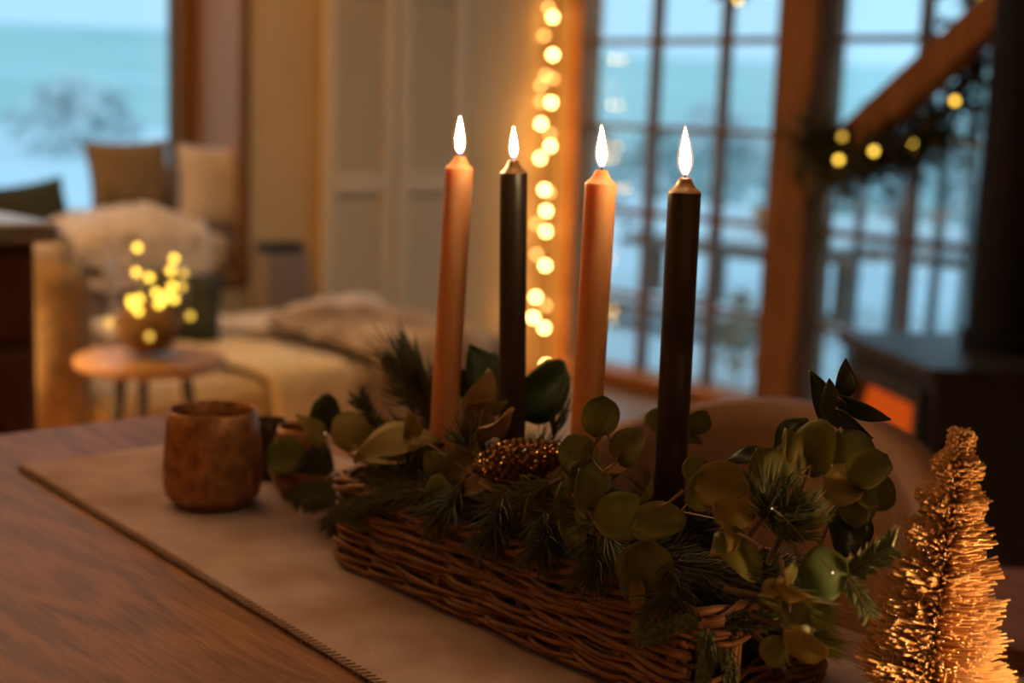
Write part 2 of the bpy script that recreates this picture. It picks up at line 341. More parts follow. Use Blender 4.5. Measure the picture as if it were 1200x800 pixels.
# timber post with brace
post = sthing('timber_post', (-2.70, 3.7, 0), 'square timber post with a diagonal brace in front of the windows')
pc = PY(925, 300, 3.7); pX = pc.x
obj('post', MB().box((pX - 0.078, 3.7 - 0.045, 0), (pX + 0.078, 3.7 + 0.045, H), 0.006), 'timber', post)
p0 = PY(948, 212, 3.7); p1 = PY(1172, 10, 3.7); dv = (p1 - p0).normalized(); p1 = p0 + dv * ((H - 0.05 - p0.z) / dv.z) if dv.z > 0.3 else p1
nv_ = Vector((0, 1, 0)); up_ = dv.cross(nv_)
mm = Matrix((dv, nv_, up_)).transposed().to_4x4(); mm.translation = p0
obj('brace', MB().box((-0.02, -0.045, -0.05), ((p1 - p0).length, 0.045, 0.05), 0.005, mm), 'timber', post)

# ------------------------------------------------------------ outdoors
def gnd(mb, x0, x1, y0, y1, z, n=12, amp=0.0):
    return mb.grid(lambda u, v: (x0 + (x1 - x0) * u, y0 + (y1 - y0) * v, z + amp * noise.noise(Vector((u * 9, v * 9, 1)))), n, n)
struct('snow_ground', gnd(MB(), -70, 40, -45, 70, -0.45, 24, 0.25), 'snow', 'snow-covered ground outside the house', True)
struct('terrace', MB().box((-9, YW + 0.14, -0.4), (6, 10.2, -0.06)), 'grey_snow', 'snow-covered terrace outside the gridded windows')
def hill(u, v):
    a = math.radians(-20 + 230 * u); r = 55 + 320 * v; e = max(0, (v - 0.02)) ** 0.9
    return (r * math.cos(a) - 5, r * math.sin(a), -0.6 + e * (15 + 2.2 * math.sin(3 * a) + 2 * noise.noise(Vector((u * 6, v * 3, 0)))))
struct('hillside', MB().grid(hill, 60, 14), 'field', 'frosty grey-green hillside behind the house', True)
def shrub(c, r, h, seed, label, group, cat='shrub', m='shrub', nm='bare_shrub'):
    rg = random.Random(seed); t = thing(nm, label, cat, (c[0], c[1], c[2]), group); cb = Vector(c)
    b = MB()
    for k in range(5): b.tube([cb, cb + Vector((rg.uniform(-.3, .3) * r, rg.uniform(-.3, .3) * r, h * 0.5)), cb + Vector((rg.uniform(-.8, .8) * r, rg.uniform(-.8, .8) * r, h * 0.9))], [0.04 * r, 0.03 * r, 0.01 * r], 5)
    obj('branches', b, 'frosted_twig', t)
    b = MB()
    for k in range(260):
        a = rg.uniform(0, 2 * PI); q = rg.random() ** 0.5; z = rg.uniform(0.12, 1.0); rr = r * q * math.sin(PI * min(1, 0.2 + 0.75 * z)) 
        p = cb + Vector((rr * math.cos(a), rr * math.sin(a), z * h)); s_ = rg.uniform(0.10, 0.2) * r
        n_ = Vector((rg.gauss(0, 1), rg.gauss(0, 1), rg.gauss(0, 1))).normalized(); u_ = n_.orthogonal().normalized(); v_ = n_.cross(u_)
        b.add([p + u_ * s_, p + v_ * s_ * 0.6, p - u_ * s_, p - v_ * s_ * 0.6], [(0, 1, 2, 3)])
    stuff(obj('twigs', b, m, t))
rg = random.Random(3)
for k in range(9):
    a = math.radians(118 + k * 6.2); d = 34 + 5 * (k % 2) + rg.uniform(-2, 2)
    shrub((d * math.cos(a), d * math.sin(a), -0.45), rg.uniform(1.3, 1.8), rg.uniform(1.3, 2.0), 20 + k, 'grey bare shrub standing in the snow beyond the picture window', 'shrubs in the snow') if k > 4 else \
    shrub((d * math.cos(a), d * math.sin(a), -0.45), rg.uniform(1.3, 1.8), rg.uniform(1.5, 2.1), 20 + k, 'grey bare shrub in the snow beyond the gridded windows', 'shrubs beyond the terrace')
mat('evergreen', (0.36, 0.48, 0.47), 0.9, col2=(0.52, 0.62, 0.60), scale=1.5)
for k, (px, Yb) in enumerate(((690, 17.5), (770, 15), (850, 18), (950, 15), (1035, 12.6), (1120, 15.6))):
    hp_ = PY(px, 200, Yb); shrub((hp_.x, Yb, -0.45), 0.85, 1.3, 60 + k, 'dull green evergreen bush standing beyond the terrace rail', 'evergreen bushes beyond the rail', 'bush', 'evergreen', 'evergreen_bush')
# terrace rail with snow on it
ra = PY(950, 262, 7.4); rail = thing('terrace_rail', 'brown terrace rail with a thick white cap of snow', 'railing', (-6.5, 7.4, -0.06))
obj('beam', MB().box((-7, 7.33, ra.z - 0.17), (1.5, 7.47, ra.z - 0.11)), 'weathered', rail)
obj('snow_cap', MB().box((-7, 7.26, ra.z - 0.11), (1.5, 7.54, ra.z + 0.06), 0.04), 'snow', rail, True)
for k in range(6): obj('post', MB().box((-6.8 + 1.6 * k, 7.35, -0.06), (-6.7 + 1.6 * k, 7.45, ra.z - 0.17)), 'weathered', rail)
for px in (963, 1003, 1049, 1097, 1132):
    pp = PY(px, 290, 5.6)
    tag(obj('garden_stake', MB().tube([(pp.x, 5.6, -0.06), (pp.x + 0.01, 5.6, 0.6), (pp.x, 5.6, 1.22)], 0.022, 6), 'outdoor_dark', base=(pp.x, 5.6, -0.06)), 'thin dark upright stake on the terrace behind the wood stove', 'stake', 'stakes on the terrace')
# bench on the terrace
tb = PY(835, 290, 6.3); bx = tb.x; bz = tb.z
t = thing('picnic_table', 'weathered brown picnic table with snow on its top outside the window', 'table', (bx, 6.5, -0.06))
for k in range(4): obj('plank', MB().box((bx - 0.55, 6.1 + 0.19 * k, bz - 0.02), (bx + 0.75, 6.27 + 0.19 * k, bz + 0.025)), 'weathered', t)
obj('snow_layer', MB().box((bx - 0.52, 6.12, bz + 0.025), (bx + 0.72, 6.82, bz + 0.12), 0.04), 'snow', t, True)
for sx in (-0.38, 0.55):
    for sy in (6.15, 6.72): obj('leg', MB().box((bx + sx, sy, -0.06), (bx + sx + 0.08, sy + 0.08, bz - 0.02)), 'weathered', t)
obj('seat_plank', MB().box((bx - 0.55, 5.68, bz - 0.34), (bx + 0.75, 5.92, bz - 0.30)), 'weathered', t)
obj('seat_snow', MB().box((bx - 0.54, 5.69, bz - 0.30), (bx + 0.74, 5.91, bz - 0.24), 0.02), 'snow', t, True)
for sx in (-0.38, 0.55): obj('crossbar', MB().box((bx + sx + 0.01, 5.7, bz - 0.40), (bx + sx + 0.07, 6.72, bz - 0.34)), 'weathered', t)
oc = PY(866, 286, 5.98)
tag(obj('flower_pot', MB().lathe([(0, 0), (0.05, 0), (0.075, 0.12), (0.08, 0.14), (0.07, 0.14), (0.062, 0.1), (0, 0.1)], (oc.x, 6.2, bz + 0.122), 16), 'orange_cloth', base=(oc.x, 6.2, bz + 0.122)), 'small orange flower pot on the snowy picnic table', 'pot')
dp = PY(862, 455, 5.0); shrub((dp.x, 5.0, -0.06), 0.13, 0.42, 77, 'dry beige grass clump just outside the gridded window', None, 'plant', 'dry_plant', 'dry_grass')

# ============================================================ BACK OF THE ROOM
def cushion_fn(mb, c, ax, ay, az, w_, h_, th, n=14):
    c = Vector(c)
    def side(sgn):
        def fn(u, v):
            a = 2 * u - 1; b2 = 2 * v - 1; pin = 1 - 0.10 * (a * a) * (b2 * b2) * 0; ed = (1 - a ** 4) * (1 - b2 ** 4)
            sx = a * (1 - 0.09 * (1 - b2 * b2)); sy = b2 * (1 - 0.09 * (1 - a * a))
            return c + ax * (sx * w_ / 2) + ay * (sy * h_ / 2) + az * (sgn * th / 2 * max(0, ed) ** 0.55)
        return fn
    return mb.grid(side(1), n, n).grid(side(-1), n, n)
def pillow(px, py, X, w_, h_, th, m, label, lean=0.25, tilt=0.0, nm='cushion', group=None):
    p = PX(px, py, X); ax = Vector((0, math.cos(tilt), math.sin(tilt))); az = Vector((math.cos(lean), 0, math.sin(lean))); ay = az.cross(ax)
    return tag(obj(nm, cushion_fn(MB(), p, ax, ay, az, w_, h_, th), m, smooth=True, base=p - ay * h_ / 2), label, 'cushion', group)
def drape(name, label, m, fn, nu, nv, th, cat='throw', amp=0.02, fr=7, seed=0):
    def g(u, v):
        p = Vector(fn(u, v)); return p + Vector((1, 0, 0.6)) * 0 + Vector((0, 0, abs(amp * noise.noise(Vector((u * fr, v * fr, seed))))))
    b = MB().grid(g, nu, nv); c = Vector(fn(0.5, 0.5))
    o = obj(name, b, m, smooth=True, base=c, thick=th); o.modifiers['thickness'].offset = 1
    return tag(o, label, cat)
# window-seat mattress, cushions, sheepskins
zs = NZ0
tag(obj('seat_mattress', MB().box((XW - T + 0.08, NY0 + 0.02, zs + 0.004), (XW - 0.03, NY1 - 0.05, zs + 0.14), 0.03), 'pillow_white', smooth=False, base=(XW - 0.2, 1.6, zs)), 'pale mattress lying in the window-seat niche', 'mattress')
pillow(152, 208, XW - 0.20, 0.33, 0.27, 0.12, 'pillow_tan', 'patterned tan cushion leaning on the picture window', 0.2, 0.03)
pillow(247, 222, XW - 0.13, 0.27, 0.33, 0.13, 'pillow_white', 'white cushion leaning at the end of the window seat', 0.12, -0.05)
pillow(34, 250, XW - 0.20, 0.30, 0.22, 0.12, 'pillow_green', 'dark green cushion on the window seat behind the cabinet', 0.3, 0.15)
def skin1(u, v):      # over the seat front
    y = 2.03 + 0.50 * u; s_ = v * 0.42
    if s_ < 0.13: return (XW - 0.11 + s_, y, zs + 0.15 + 0.05 * math.sin(PI * u))
    q = s_ - 0.13; return (XW + 0.03 + 0.05 * min(1, q / 0.06), y, zs + 0.15 + 0.05 * math.sin(PI * u) - q * (0.55 + 0.3 * math.sin(3 * u)))
drape('sheepskin', 'white sheepskin hanging over the front of the window seat', 'white_fur', skin1, 26, 22, 0.035, amp=0.06, fr=8)
# shutters
SY = [3.03, 3.375, 3.72]
for k in range(2):
    t = thing('louvred_shutter', ['louvred shutter panel next to the bare tan wall', 'louvred shutter panel next to the string lights'][k], 'shutter', (XW + 0.03, SY[k] + 0.17, 0.1), 'louvred shutters on the left wall')
    y0, y1, x0, x1 = SY[k] + 0.008, SY[k + 1] - 0.008, XW + 0.012, XW + 0.045
    for a, b_ in ((y0, y0 + 0.055), (y1 - 0.055, y1)): obj('stile', MB().box((x0, a, 0.08), (x1, b_, 1.62), 0.004), 'shutter_paint', t)
    for z0, z1 in ((0.08, 0.18), (0.78, 0.86), (1.53, 1.62)): obj('rail', MB().box((x0, y0 + 0.055, z0), (x1, y1 - 0.055, z1)), 'shutter_paint', t)
    for z0, z1 in ((0.18, 0.78), (0.86, 1.53)):
        z = z0 + 0.018
        while z < z1 - 0.012:
            mm = Matrix.Translation((x0 + 0.016, 0, z)) @ Matrix.Rotation(math.radians(52), 4, 'Y')
            obj('slat', MB().box((-0.019, y0 + 0.055, -0.003), (0.019, y1 - 0.055, 0.003), 0, mm), 'shutter_paint', t); z += 0.026
# heater
hp = PX(329, 330, -4.34)
t = thing('panel_heater', 'grey ribbed panel heater with a black top by the tan wall', 'heater', (hp.x, hp.y, 0))
hz = PX(329, 284, -4.34).z
b = MB(); hw0, hw1 = 0.105, 0.085
b.add([(hp.x + sx, hp.y + s1, z) for z, q in ((0.03, 1.0), (hz - 0.035, 0.78)) for sx, s1 in ((-0.07, -0.11 * q), (0.05, -0.11 * q), (0.05, 0.11 * q), (-0.07, 0.11 * q))], [(0, 1, 2, 3), (4, 5, 6, 7), (0, 1, 5, 4), (1, 2, 6, 5), (2, 3, 7, 6), (3, 0, 4, 7)])
obj('housing', b, 'heater_grey', t)
obj('top_grip', MB().box((hp.x - 0.06, hp.y - 0.075, hz - 0.035), (hp.x + 0.05, hp.y + 0.075, hz), 0.008), 'leg_black', t)
for k in range(11):
    z = 0.1 + k * 0.043; q = 0.105 - 0.022 * z / hz
    obj('rib', MB().box((hp.x + 0.05, hp.y - q + 0.012, z), (hp.x + 0.058, hp.y + q - 0.012, z + 0.02)), 'heater_grey', t)
for s1 in (-1, 1): obj('foot', MB().box((hp.x - 0.09, hp.y + s1 * 0.08 - 0.02, 0), (hp.x + 0.08, hp.y + s1 * 0.08 + 0.02, 0.03)), 'leg_black', t)
# daybed
DX0, DX1, DY0, DY1 = -4.22, -3.42, 1.42, 3.05
t = thing('daybed', 'low beige upholstered daybed with one padded tan arm', 'daybed', (-3.8, 2.2, 0))
obj('base', MB().box((DX0, DY0, 0.07), (DX1, DY1, 0.21), 0.02), 'linen_beige', t)
obj('mattress', MB().box((DX0, DY0 + 0.2, 0.21), (DX1 + 0.02, DY1, 0.34), 0.035), 'linen_beige', t)
obj('arm', MB().box((DX0, DY0 - 0.02, 0.20), (DX1 + 0.03, DY0 + 0.21, 0.70), 0.06), 'tan_fabric', t, True)
for x in (DX0 + 0.08, DX1 - 0.08):
    for y in (DY0 + 0.08, DY1 - 0.08): obj('foot', MB().tube([(x, y, 0), (x, y, 0.08)], 0.025, 10), 'dark_wood', t)
def thr1(u, v):       # cream blanket running over the front edge
    y = 2.02 + 0.28 * u + 0.16 * v; s_ = v * 0.8
    if s_ < 0.5: return (DX1 - 0.5 + s_ + 0.02, y, 0.355)
    return (DX1 + 0.045, y, 0.355 - (s_ - 0.5))
drape('blanket', 'cream knitted blanket falling over the daybed front', 'cream_wool', thr1, 14, 20, 0.022, 'blanket', 0.03, 5, 4)
def thr2(u, v):
    y = 2.50 + 0.52 * u - 0.03 * v; s_ = v * 1.0
    if s_ < 0.72: return (DX0 + 0.25 + s_ * 0.81, y, 0.362 + 0.03 * math.sin(PI * u) + 0.02 * (1 - v))
    return (DX1 + 0.065, y, 0.362 + 0.03 * math.sin(PI * u) + 0.02 * (1 - v) - (s_ - 0.72))
drape('fur_throw', 'brown and cream fur throw spread over the daybed end', 'brown_fur', thr2, 24, 24, 0.025, 'throw', 0.05, 6, 9)
def thr3(u, v): return (DX0 + 0.02 + 0.20 * v, 1.95 + 1.08 * u, 0.358 + 0.03 * math.sin(PI * v) + 0.02 * math.sin(9 * u))
drape('sheepskin', 'pale sheepskin along the wall edge of the daybed', 'white_fur', thr3, 26, 8, 0.03, 'throw', 0.03, 9, 2)
gp = PX(214, 388, -3.90)
ax = Vector((0.35, 0.9, -0.12)).normalized(); az = Vector((0.85, -0.35, 0.42)).normalized(); ay = az.cross(ax)
tag(obj('cushion', cushion_fn(MB(), Vector((gp.x, gp.y, 0.34 + 0.14)), ax, ay, az, 0.25, 0.25, 0.10), 'pillow_green', smooth=True, base=(gp.x, gp.y, 0.35)), 'dark green cushion leaning on the daybed behind the glass bowl', 'cushion')
# side table with fairy-light bowl
tc_ = PZ(176, 418, 0.50)
t = thing('side_table', 'round wooden side table on black splayed legs by the daybed', 'table', (tc_.x, tc_.y, 0))
obj('table_top', MB().lathe([(0, 0.475), (0.165, 0.475), (0.177, 0.482), (0.18, 0.49), (0.177, 0.50), (0, 0.50)], (tc_.x, tc_.y, 0), 40), 'small_table_wood', t)
for k in range(3):
    a = 0.75 + k * 2 * PI / 3; c_, s_ = math.cos(a), math.sin(a)
    obj('leg', MB().tube([(tc_.x + 0.085 * c_, tc_.y + 0.085 * s_, 0.478), (tc_.x + 0.155 * c_, tc_.y + 0.155 * s_, 0.0)], [0.014, 0.010], 8), 'leg_black', t)
bp_ = PZ(174, 418, 0.50); br = 0.095
t = thing('glass_bowl', 'round clear glass bowl standing on the side table', 'bowl', (bp_.x, bp_.y, 0.50))
prof = [(0.0, 0.004), (0.05, 0.0), (0.055, 0.006)] + [(0.034 + (br - 0.034) * math.sin(PI * (0.08 + 0.62 * q)), 0.01 + 0.235 * q) for q in [i / 12 for i in range(13)]]
obj('glass', MB().lathe(prof, (bp_.x, bp_.y, 0.50), 36), 'thin_glass', t, True)
b = MB(); b.lathe([(0.0, 0.015), (0.05, 0.016), (0.078, 0.06), (0.086, 0.09), (0.06, 0.12), (0.03, 0.14), (0, 0.142)], (bp_.x, bp_.y, 0.50), 24, wob=lambda a, z: 0.94 + 0.06 * math.sin(5 * a + 40 * z))
tag(obj('moss_ball', b, 'moss', smooth=True, base=(bp_.x, bp_.y, 0.51)), 'brown moss ball inside the glass bowl', 'moss')
t = thing('fairy_lights', 'fairy light wire with yellow bulbs coiled in the glass bowl', 'string lights', (bp_.x, bp_.y, 0.56))
VB = [(161, 290), (160, 319), (175, 325), (204, 303), (200, 317), (215, 320), (202, 335), (213, 336), (183, 343), (155, 357), (163, 350), (162, 364), (190, 352), (186, 356), (204, 350), (128, 378), (223, 370), (175, 394), (153, 352), (196, 345)]
pts = []
for i, (x, y) in enumerate(VB):
    dd = depth(bp_) - 0.085 + 0.02 * (i % 4) if i not in (0,) else depth(bp_)
    p = PD(x, y, (bp_ - EYE).dot(fwd0) - 0.105 + 0.008 * (i % 3)); pts.append(p)
    obj('bulb', MB().ball(p, 0.0085, 6), 'bulb_yellow' if i not in (5, 7, 16, 15, 17) else 'bulb_yellow_dim', t)
order = sorted(range(len(pts)), key=lambda i: math.atan2(pts[i].z - 0.62, (pts[i] - bp_).dot(right0)))
obj('light_wire', MB().tube([pts[i] + Vector((0, 0, -0.003)) for i in order], 0.0012, 4), 'wire', t)
# cabinet
cq = PD(58, 260, 2.43); cx, cy, cz = cq.x, cq.y, cq.z
t = thing('cabinet', 'dark brown wooden cabinet with a grey stone top', 'cabinet', (cx - 0.25, cy - 0.6, 0))
obj('body', MB().box((cx - 0.50, cy - 1.3, 0.08), (cx - 0.02, cy - 0.02, cz - 0.035)), 'dark_wood', t)
obj('plinth', MB().box((cx - 0.48, cy - 1.28, 0), (cx - 0.06, cy - 0.05, 0.08)), 'dark_wood', t)
obj('stone_top', MB().box((cx - 0.53, cy - 1.33, cz - 0.035), (cx + 0.01, cy + 0.01, cz), 0.005), 'stone_top', t)
for k in range(2):
    y1 = cy - 0.03 - 0.62 * k; y0 = y1 - 0.60
    dr = obj('drawer', MB().box((cx - 0.02, y0, cz - 0.20), (cx, y1, cz - 0.05), 0.004), 'dark_wood', t)
    obj('knob', MB().ball((cx + 0.015, (y0 + y1) / 2, cz - 0.125), 0.014, 8), 'iron', dr)
    d_ = obj('door', MB().box((cx - 0.02, y0, 0.10), (cx, y1, cz - 0.215), 0.004), 'dark_wood', t)
    for a in ((y0 + 0.01, y0 + 0.07, 0.11, cz - 0.225), (y1 - 0.07, y1 - 0.01, 0.11, cz - 0.225), (y0 + 0.07, y1 - 0.07, 0.11, 0.19), (y0 + 0.07, y1 - 0.07, cz - 0.30, cz - 0.225)):
        obj('door_frame', MB().box((cx, a[0], a[2]), (cx + 0.012, a[1], a[3]), 0.003), 'dark_wood', d_)
    obj('knob', MB().ball((cx + 0.028, y0 + 0.04, 0.5), 0.014, 8), 'iron', d_)
# floor lamp behind the cabinet (the warm light of the sitting corner)
t = thing('floor_lamp', 'floor lamp with a pale drum shade beside the daybed', 'lamp', (-3.45, 0.72, 0))
obj('base', MB().lathe([(0, 0), (0.14, 0), (0.14, 0.02), (0.02, 0.035), (0, 0.035)], (-3.45, 0.72, 0), 28), 'leg_black', t)
obj('pole', MB().tube([(-3.45, 0.72, 0.03), (-3.45, 0.72, 1.05)], 0.011, 10), 'leg_black', t)
obj('lamp_shade', MB().lathe([(0.20, 1.0), (0.17, 1.28)], (-3.45, 0.72, 0), 36), 'lamp_shade', t, True, thick=0.003)
obj('light_bulb', MB().ball((-3.45, 0.72, 1.10), 0.03, 10), emis('lamp_bulb', (1.0, 0.60, 0.24), 60.0), t)
lamp('lamp_light', (-3.45, 0.72, 1.16), 400.0, (1.0, 0.60, 0.25), 0.05, t)
t = thing('fill_pendant', 'unseen pendant lamp with a black dome shade, added for warm fill', 'lamp', (0.9, -0.9, H))  # unseen lamp added for warm frontal fill on the basket and candles
obj('cord', MB().tube([(0.9, -0.9, H), (0.9, -0.9, 2.0)], 0.003, 6), 'cable', t)
obj('lamp_shade', MB().lathe([(0.02, 2.02), (0.05, 2.0), (0.15, 1.9), (0.19, 1.80)], (0.9, -0.9, 0), 32), 'black_metal', t, True, thick=0.003)
obj('light_bulb', MB().ball((0.9, -0.9, 1.88), 0.03, 10), 'lamp_bulb', t)
lamp('fill_light', (0.9, -0.9, 1.78), 5.5, (1.0, 0.56, 0.24), 0.06, t)
# string lights on the wall by the window
SL = [[(648, 20, 1), (648, 64, 1), (648, 92, 0), (646, 120, 1), (645, 157, 0), (645, 171, 1), (644, 226, 0), (640, 247, 1), (640, 271, 1), (639, 311, 1), (640, 358, 0), (638, 384, 1), (640, 428, 1)],
      [(634, 100, 0), (634, 145, 1), (633, 185, 1), (638, 222, 1), (629, 262, 0), (629, 298, 0), (628, 348, 1), (625, 372, 1)],
      [(616, 10, 0), (617, 42, 0), (616, 88, 0), (615, 118, 0)]]
for k, (Y0, lab) in enumerate(((4.14, 'string of warm bulbs hanging in the window corner, against the wooden jamb'), (4.10, 'string of warm bulbs hanging on the plaster beside the window jamb'), (4.17, 'short string of dim bulbs high on the plaster beside the window'))):
    pts = [PY(x, y, Y0 - 0.02 * (i % 2)) for i, (x, y, _) in enumerate(SL[k])]
    for p in pts: p.x = max(p.x, XW + 0.02)
    t = thing('string_lights', lab, 'string lights', pts[-1])
    for p, (x, y, br_) in zip(pts, SL[k]): obj('bulb', MB().ball(p, 0.011, 6), 'bulb_warm' if br_ else 'bulb_dim', t)
    obj('cable', MB().tube([(pts[0].x, pts[0].y, 2.3)] + [p + Vector((0.008, 0, 0.008)) for p in pts], 0.002, 4), 'cable', t)

# ------------------------------------------------------------ wood stove
s0 = PZ(987, 388, 0.60); s1 = PZ(1094, 432, 0.60)
fd = (s1 - s0); fd.z = 0; fw = fd.length; fd.normalize(); sd = Vector((-fd.y, fd.x, 0))
if sd.dot(right0) < 0: sd = -sd
st = thing('wood_stove', 'black cast-iron wood stove with a glowing window and flue pipe', 'stove', s0 + fd * fw / 2 + sd * 0.22 + Vector((0, 0, -s0.z)))
SM = Matrix((fd, sd, Vector((0, 0, 1)))).transposed().to_4x4(); SM.translation = Vector((s0.x, s0.y, 0))
def sb(a, b_, bev=0): return MB().box(a, b_, bev, SM)
dep = 0.46
b = MB()
b.box((0.02, 0.02, 0.10), (0.08, dep - 0.02, 0.57), 0, SM).box((fw - 0.08, 0.02, 0.10), (fw - 0.02, dep - 0.02, 0.57), 0, SM).box((0.08, 0.02, 0.10), (fw - 0.08, dep - 0.02, 0.16), 0, SM).box((0.08, 0.02, 0.52), (fw - 0.08, dep - 0.02, 0.57), 0, SM).box((0.08, dep - 0.08, 0.16), (fw - 0.08, dep - 0.02, 0.52), 0, SM)
obj('body', b, 'iron', st)
obj('top_plate', sb((-0.005, -0.01, 0.57), (fw + 0.005, dep, 0.60), 0.006), 'iron', st)
dr = obj('door', MB().box((0.05, 0.0, 0.14), (0.085, 0.02, 0.54), 0, SM).box((fw - 0.085, 0.0, 0.14), (fw - 0.05, 0.02, 0.54), 0, SM).box((0.085, 0.0, 0.14), (fw - 0.085, 0.02, 0.19), 0, SM).box((0.085, 0.0, 0.50), (fw - 0.085, 0.02, 0.54), 0, SM), 'iron', st)
obj('door_glass', sb((0.085, 0.008, 0.19), (fw - 0.085, 0.012, 0.50)), 'stove_glass', dr)
obj('door_handle', MB().tube([SM @ Vector((fw - 0.065, -0.03, z)) for z in (0.28, 0.33, 0.40)], 0.009, 8), 'black_metal', dr)
for k in range(3): obj('log', MB().tube([SM @ Vector((0.11, 0.14 + 0.09 * k, 0.20 + 0.035 * (k == 1))), SM @ Vector((fw - 0.11, 0.13 + 0.08 * k, 0.21 + 0.03 * (k == 1)))], 0.042, 10), 'bark', st)
for k in range(11):
    xx = 0.09 + (fw - 0.18) * (k + 0.5) / 11; hh = 0.27 + 0.04 * math.sin(k * 2.1); yy = 0.065 + 0.02 * (k % 2)
    pr = [(0.0, 0), (0.036, 0.05), (0.046, 0.12), (0.042, 0.7 * hh), (0.024, hh), (0, hh + 0.02)]
    obj('fire_flame', MB().lathe(pr, SM @ Vector((xx, yy, 0.215)), 10), 'fire', st, True)
for a in ((0.05, 0.05), (fw - 0.05, 0.05), (0.05, dep - 0.06), (fw - 0.05, dep - 0.06)): obj('leg', MB().tube([SM @ Vector((a[0], a[1], 0)), SM @ Vector((a[0], a[1], 0.11))], [0.02, 0.028], 8), 'iron', st)
pp = PZ(1196, 400, 0.60); rel = SM.inverted() @ pp
pm = SM @ Vector((fw * 0.5, min(max(rel.y, 0.2), 0.36), 0))
pdist = (PZ(1190, 395, 0.60) - EYE).dot(fwd0); ppos = PD(1200, 200, (pm - EYE).dot(fwd0))
obj('flue_collar', MB().lathe([(0.11, 0.60), (0.11, 0.64), (0.095, 0.65)], (ppos.x, ppos.y, 0), 28), 'black_metal', st)
obj('flue_pipe', MB().lathe([(0.098, 0.60), (0.098, 1.5), (0.101, 1.505), (0.101, 1.53), (0.098, 1.535), (0.098, H)], (ppos.x, ppos.y, 0), 28), 'black_metal', st, True)

# ------------------------------------------------------------ garland on the brace
def needles(mb, pts, n, nl, spread, r, rng, t0=0.0, up=0.0, curl=0.0, flat=None):
    pts = [Vector(p) for p in pts]; N = len(pts) - 1
    for k in range(n):
        q = (t0 + (1 - t0) * rng.random()) * N; i = min(int(q), N - 1); p = pts[i].lerp(pts[i + 1], q - i); d = (pts[i + 1] - pts[i]).normalized()
        if flat is None:
            a = rng.uniform(0, 2 * PI); u_ = d.orthogonal().normalized(); v_ = d.cross(u_); rad = u_ * math.cos(a) + v_ * math.sin(a)
        else:
            s_ = d.cross(flat).normalized(); rad = (s_ * rng.choice((-1, 1)) + flat * rng.uniform(-0.1, 0.55)).normalized()
        sp = spread * rng.uniform(0.55, 1.2); dr_ = (d * math.cos(sp) + rad * math.sin(sp)).normalized(); L = nl * rng.uniform(0.7, 1.1)
        side = dr_.orthogonal().normalized(); s2 = dr_.cross(side)
        mid = p + dr_ * L * 0.5 + rad * curl * L * 0.1; tip = p + dr_ * L + rad * curl * L * -0.06 + Vector((0, 0, up * L))
        vs_ = [p + side * r, p - side * r * 0.5 + s2 * r * 0.87, p - side * r * 0.5 - s2 * r * 0.87]
        vs_ += [mid + side * r, mid - side * r * 0.5 + s2 * r * 0.87, mid - side * r * 0.5 - s2 * r * 0.87, tip]
        mb.add(vs_, [(0, 1, 4, 3), (1, 2, 5, 4), (2, 0, 3, 5), (3, 4, 6), (4, 5, 6), (5, 3, 6)])
    return mb
def smooth_path(pts, n):
    pts = [Vector(p) for p in pts]; out = []
    P = [pts[0] * 2 - pts[1]] + pts + [pts[-1] * 2 - pts[-2]]
    for i in range(1, len(P) - 2):
        for k in range(n):
            t_ = k / n; a, b_, c_, d_ = P[i-1], P[i], P[i+1], P[i+2]
            out.append(0.5 * ((2 * b_) + (c_ - a) * t_ + (2*a - 5*b_ + 4*c_ - d_) * t_**2 + (3*b_ - a - 3*c_ + d_) * t_**3))
    out.append(pts[-1]); return out
rng = random.Random(11)
GP = [(946, 165), (962, 178), (985, 190), (1020, 188), (1060, 172), (1094, 148), (1124, 110), (1146, 66), (1160, 20), (1155, -30)]
gpath = smooth_path([PY(x, y, 3.59 if i < 4 else 3.84) for i, (x, y) in enumerate(GP)], 5)
t = thing('fir_garland', 'dark green fir garland with yellow lights draped along the timber brace', 'garland', gpath[0])
obj('garland_stem', MB().tube(gpath, 0.012, 6), 'bark', t)
b = MB()
for k in range(420):
    i = rng.randrange(len(gpath) - 1); p = gpath[i]; d = (gpath[i + 1] - p).normalized(); dirr = (d * rng.uniform(-0.3, 1) + Vector((rng.gauss(0, 1), rng.gauss(0, 1), rng.gauss(0, 1) - 0.15)) * 0.75).normalized()
    L = rng.uniform(0.06, 0.15) * (1.25 if i > len(gpath) * 0.6 else 1); needles(b, [p, p + dirr * L], 20, 0.034, 0.7, 0.0030, rng)
stuff(obj('garland_needles', b, 'needle_dark', t))
for x, y, br_ in ((983, 187, 1), (1024, 177, 1), (1071, 170, 1), (1119, 118, 1), (987, 160, 0), (1150, -4, 0)):
    obj('bulb', MB().ball(PY(x, y, 3.49 if x < 1040 else 3.72), 0.0095, 6), 'bulb_yellow' if br_ else 'bulb_yellow_dim', t)
gp2 = smooth_path([PY(x, y, 3.66) for x, y in ((905, -70), (880, -28), (862, -8), (840, -22), (800, -60))], 4)
t = thing('fir_garland', 'short fir garland hanging from the timber post above the gridded window', 'garland', gp2[4])
obj('garland_stem', MB().tube(gp2, 0.01, 6), 'bark', t); b = MB()
for k in range(60):
    p = gp2[rng.randrange(len(gp2))]; dirr = Vector((rng.gauss(0, 1), rng.gauss(0, 1), rng.gauss(0, 1))).normalized(); needles(b, [p, p + dirr * 0.045], 18, 0.025, 0.7, 0.0026, rng)
stuff(obj('garland_needles', b, 'needle_dark', t)); obj('bulb', MB().ball(PY(865, 0, 3.58), 0.009, 6), 'bulb_yellow', t)

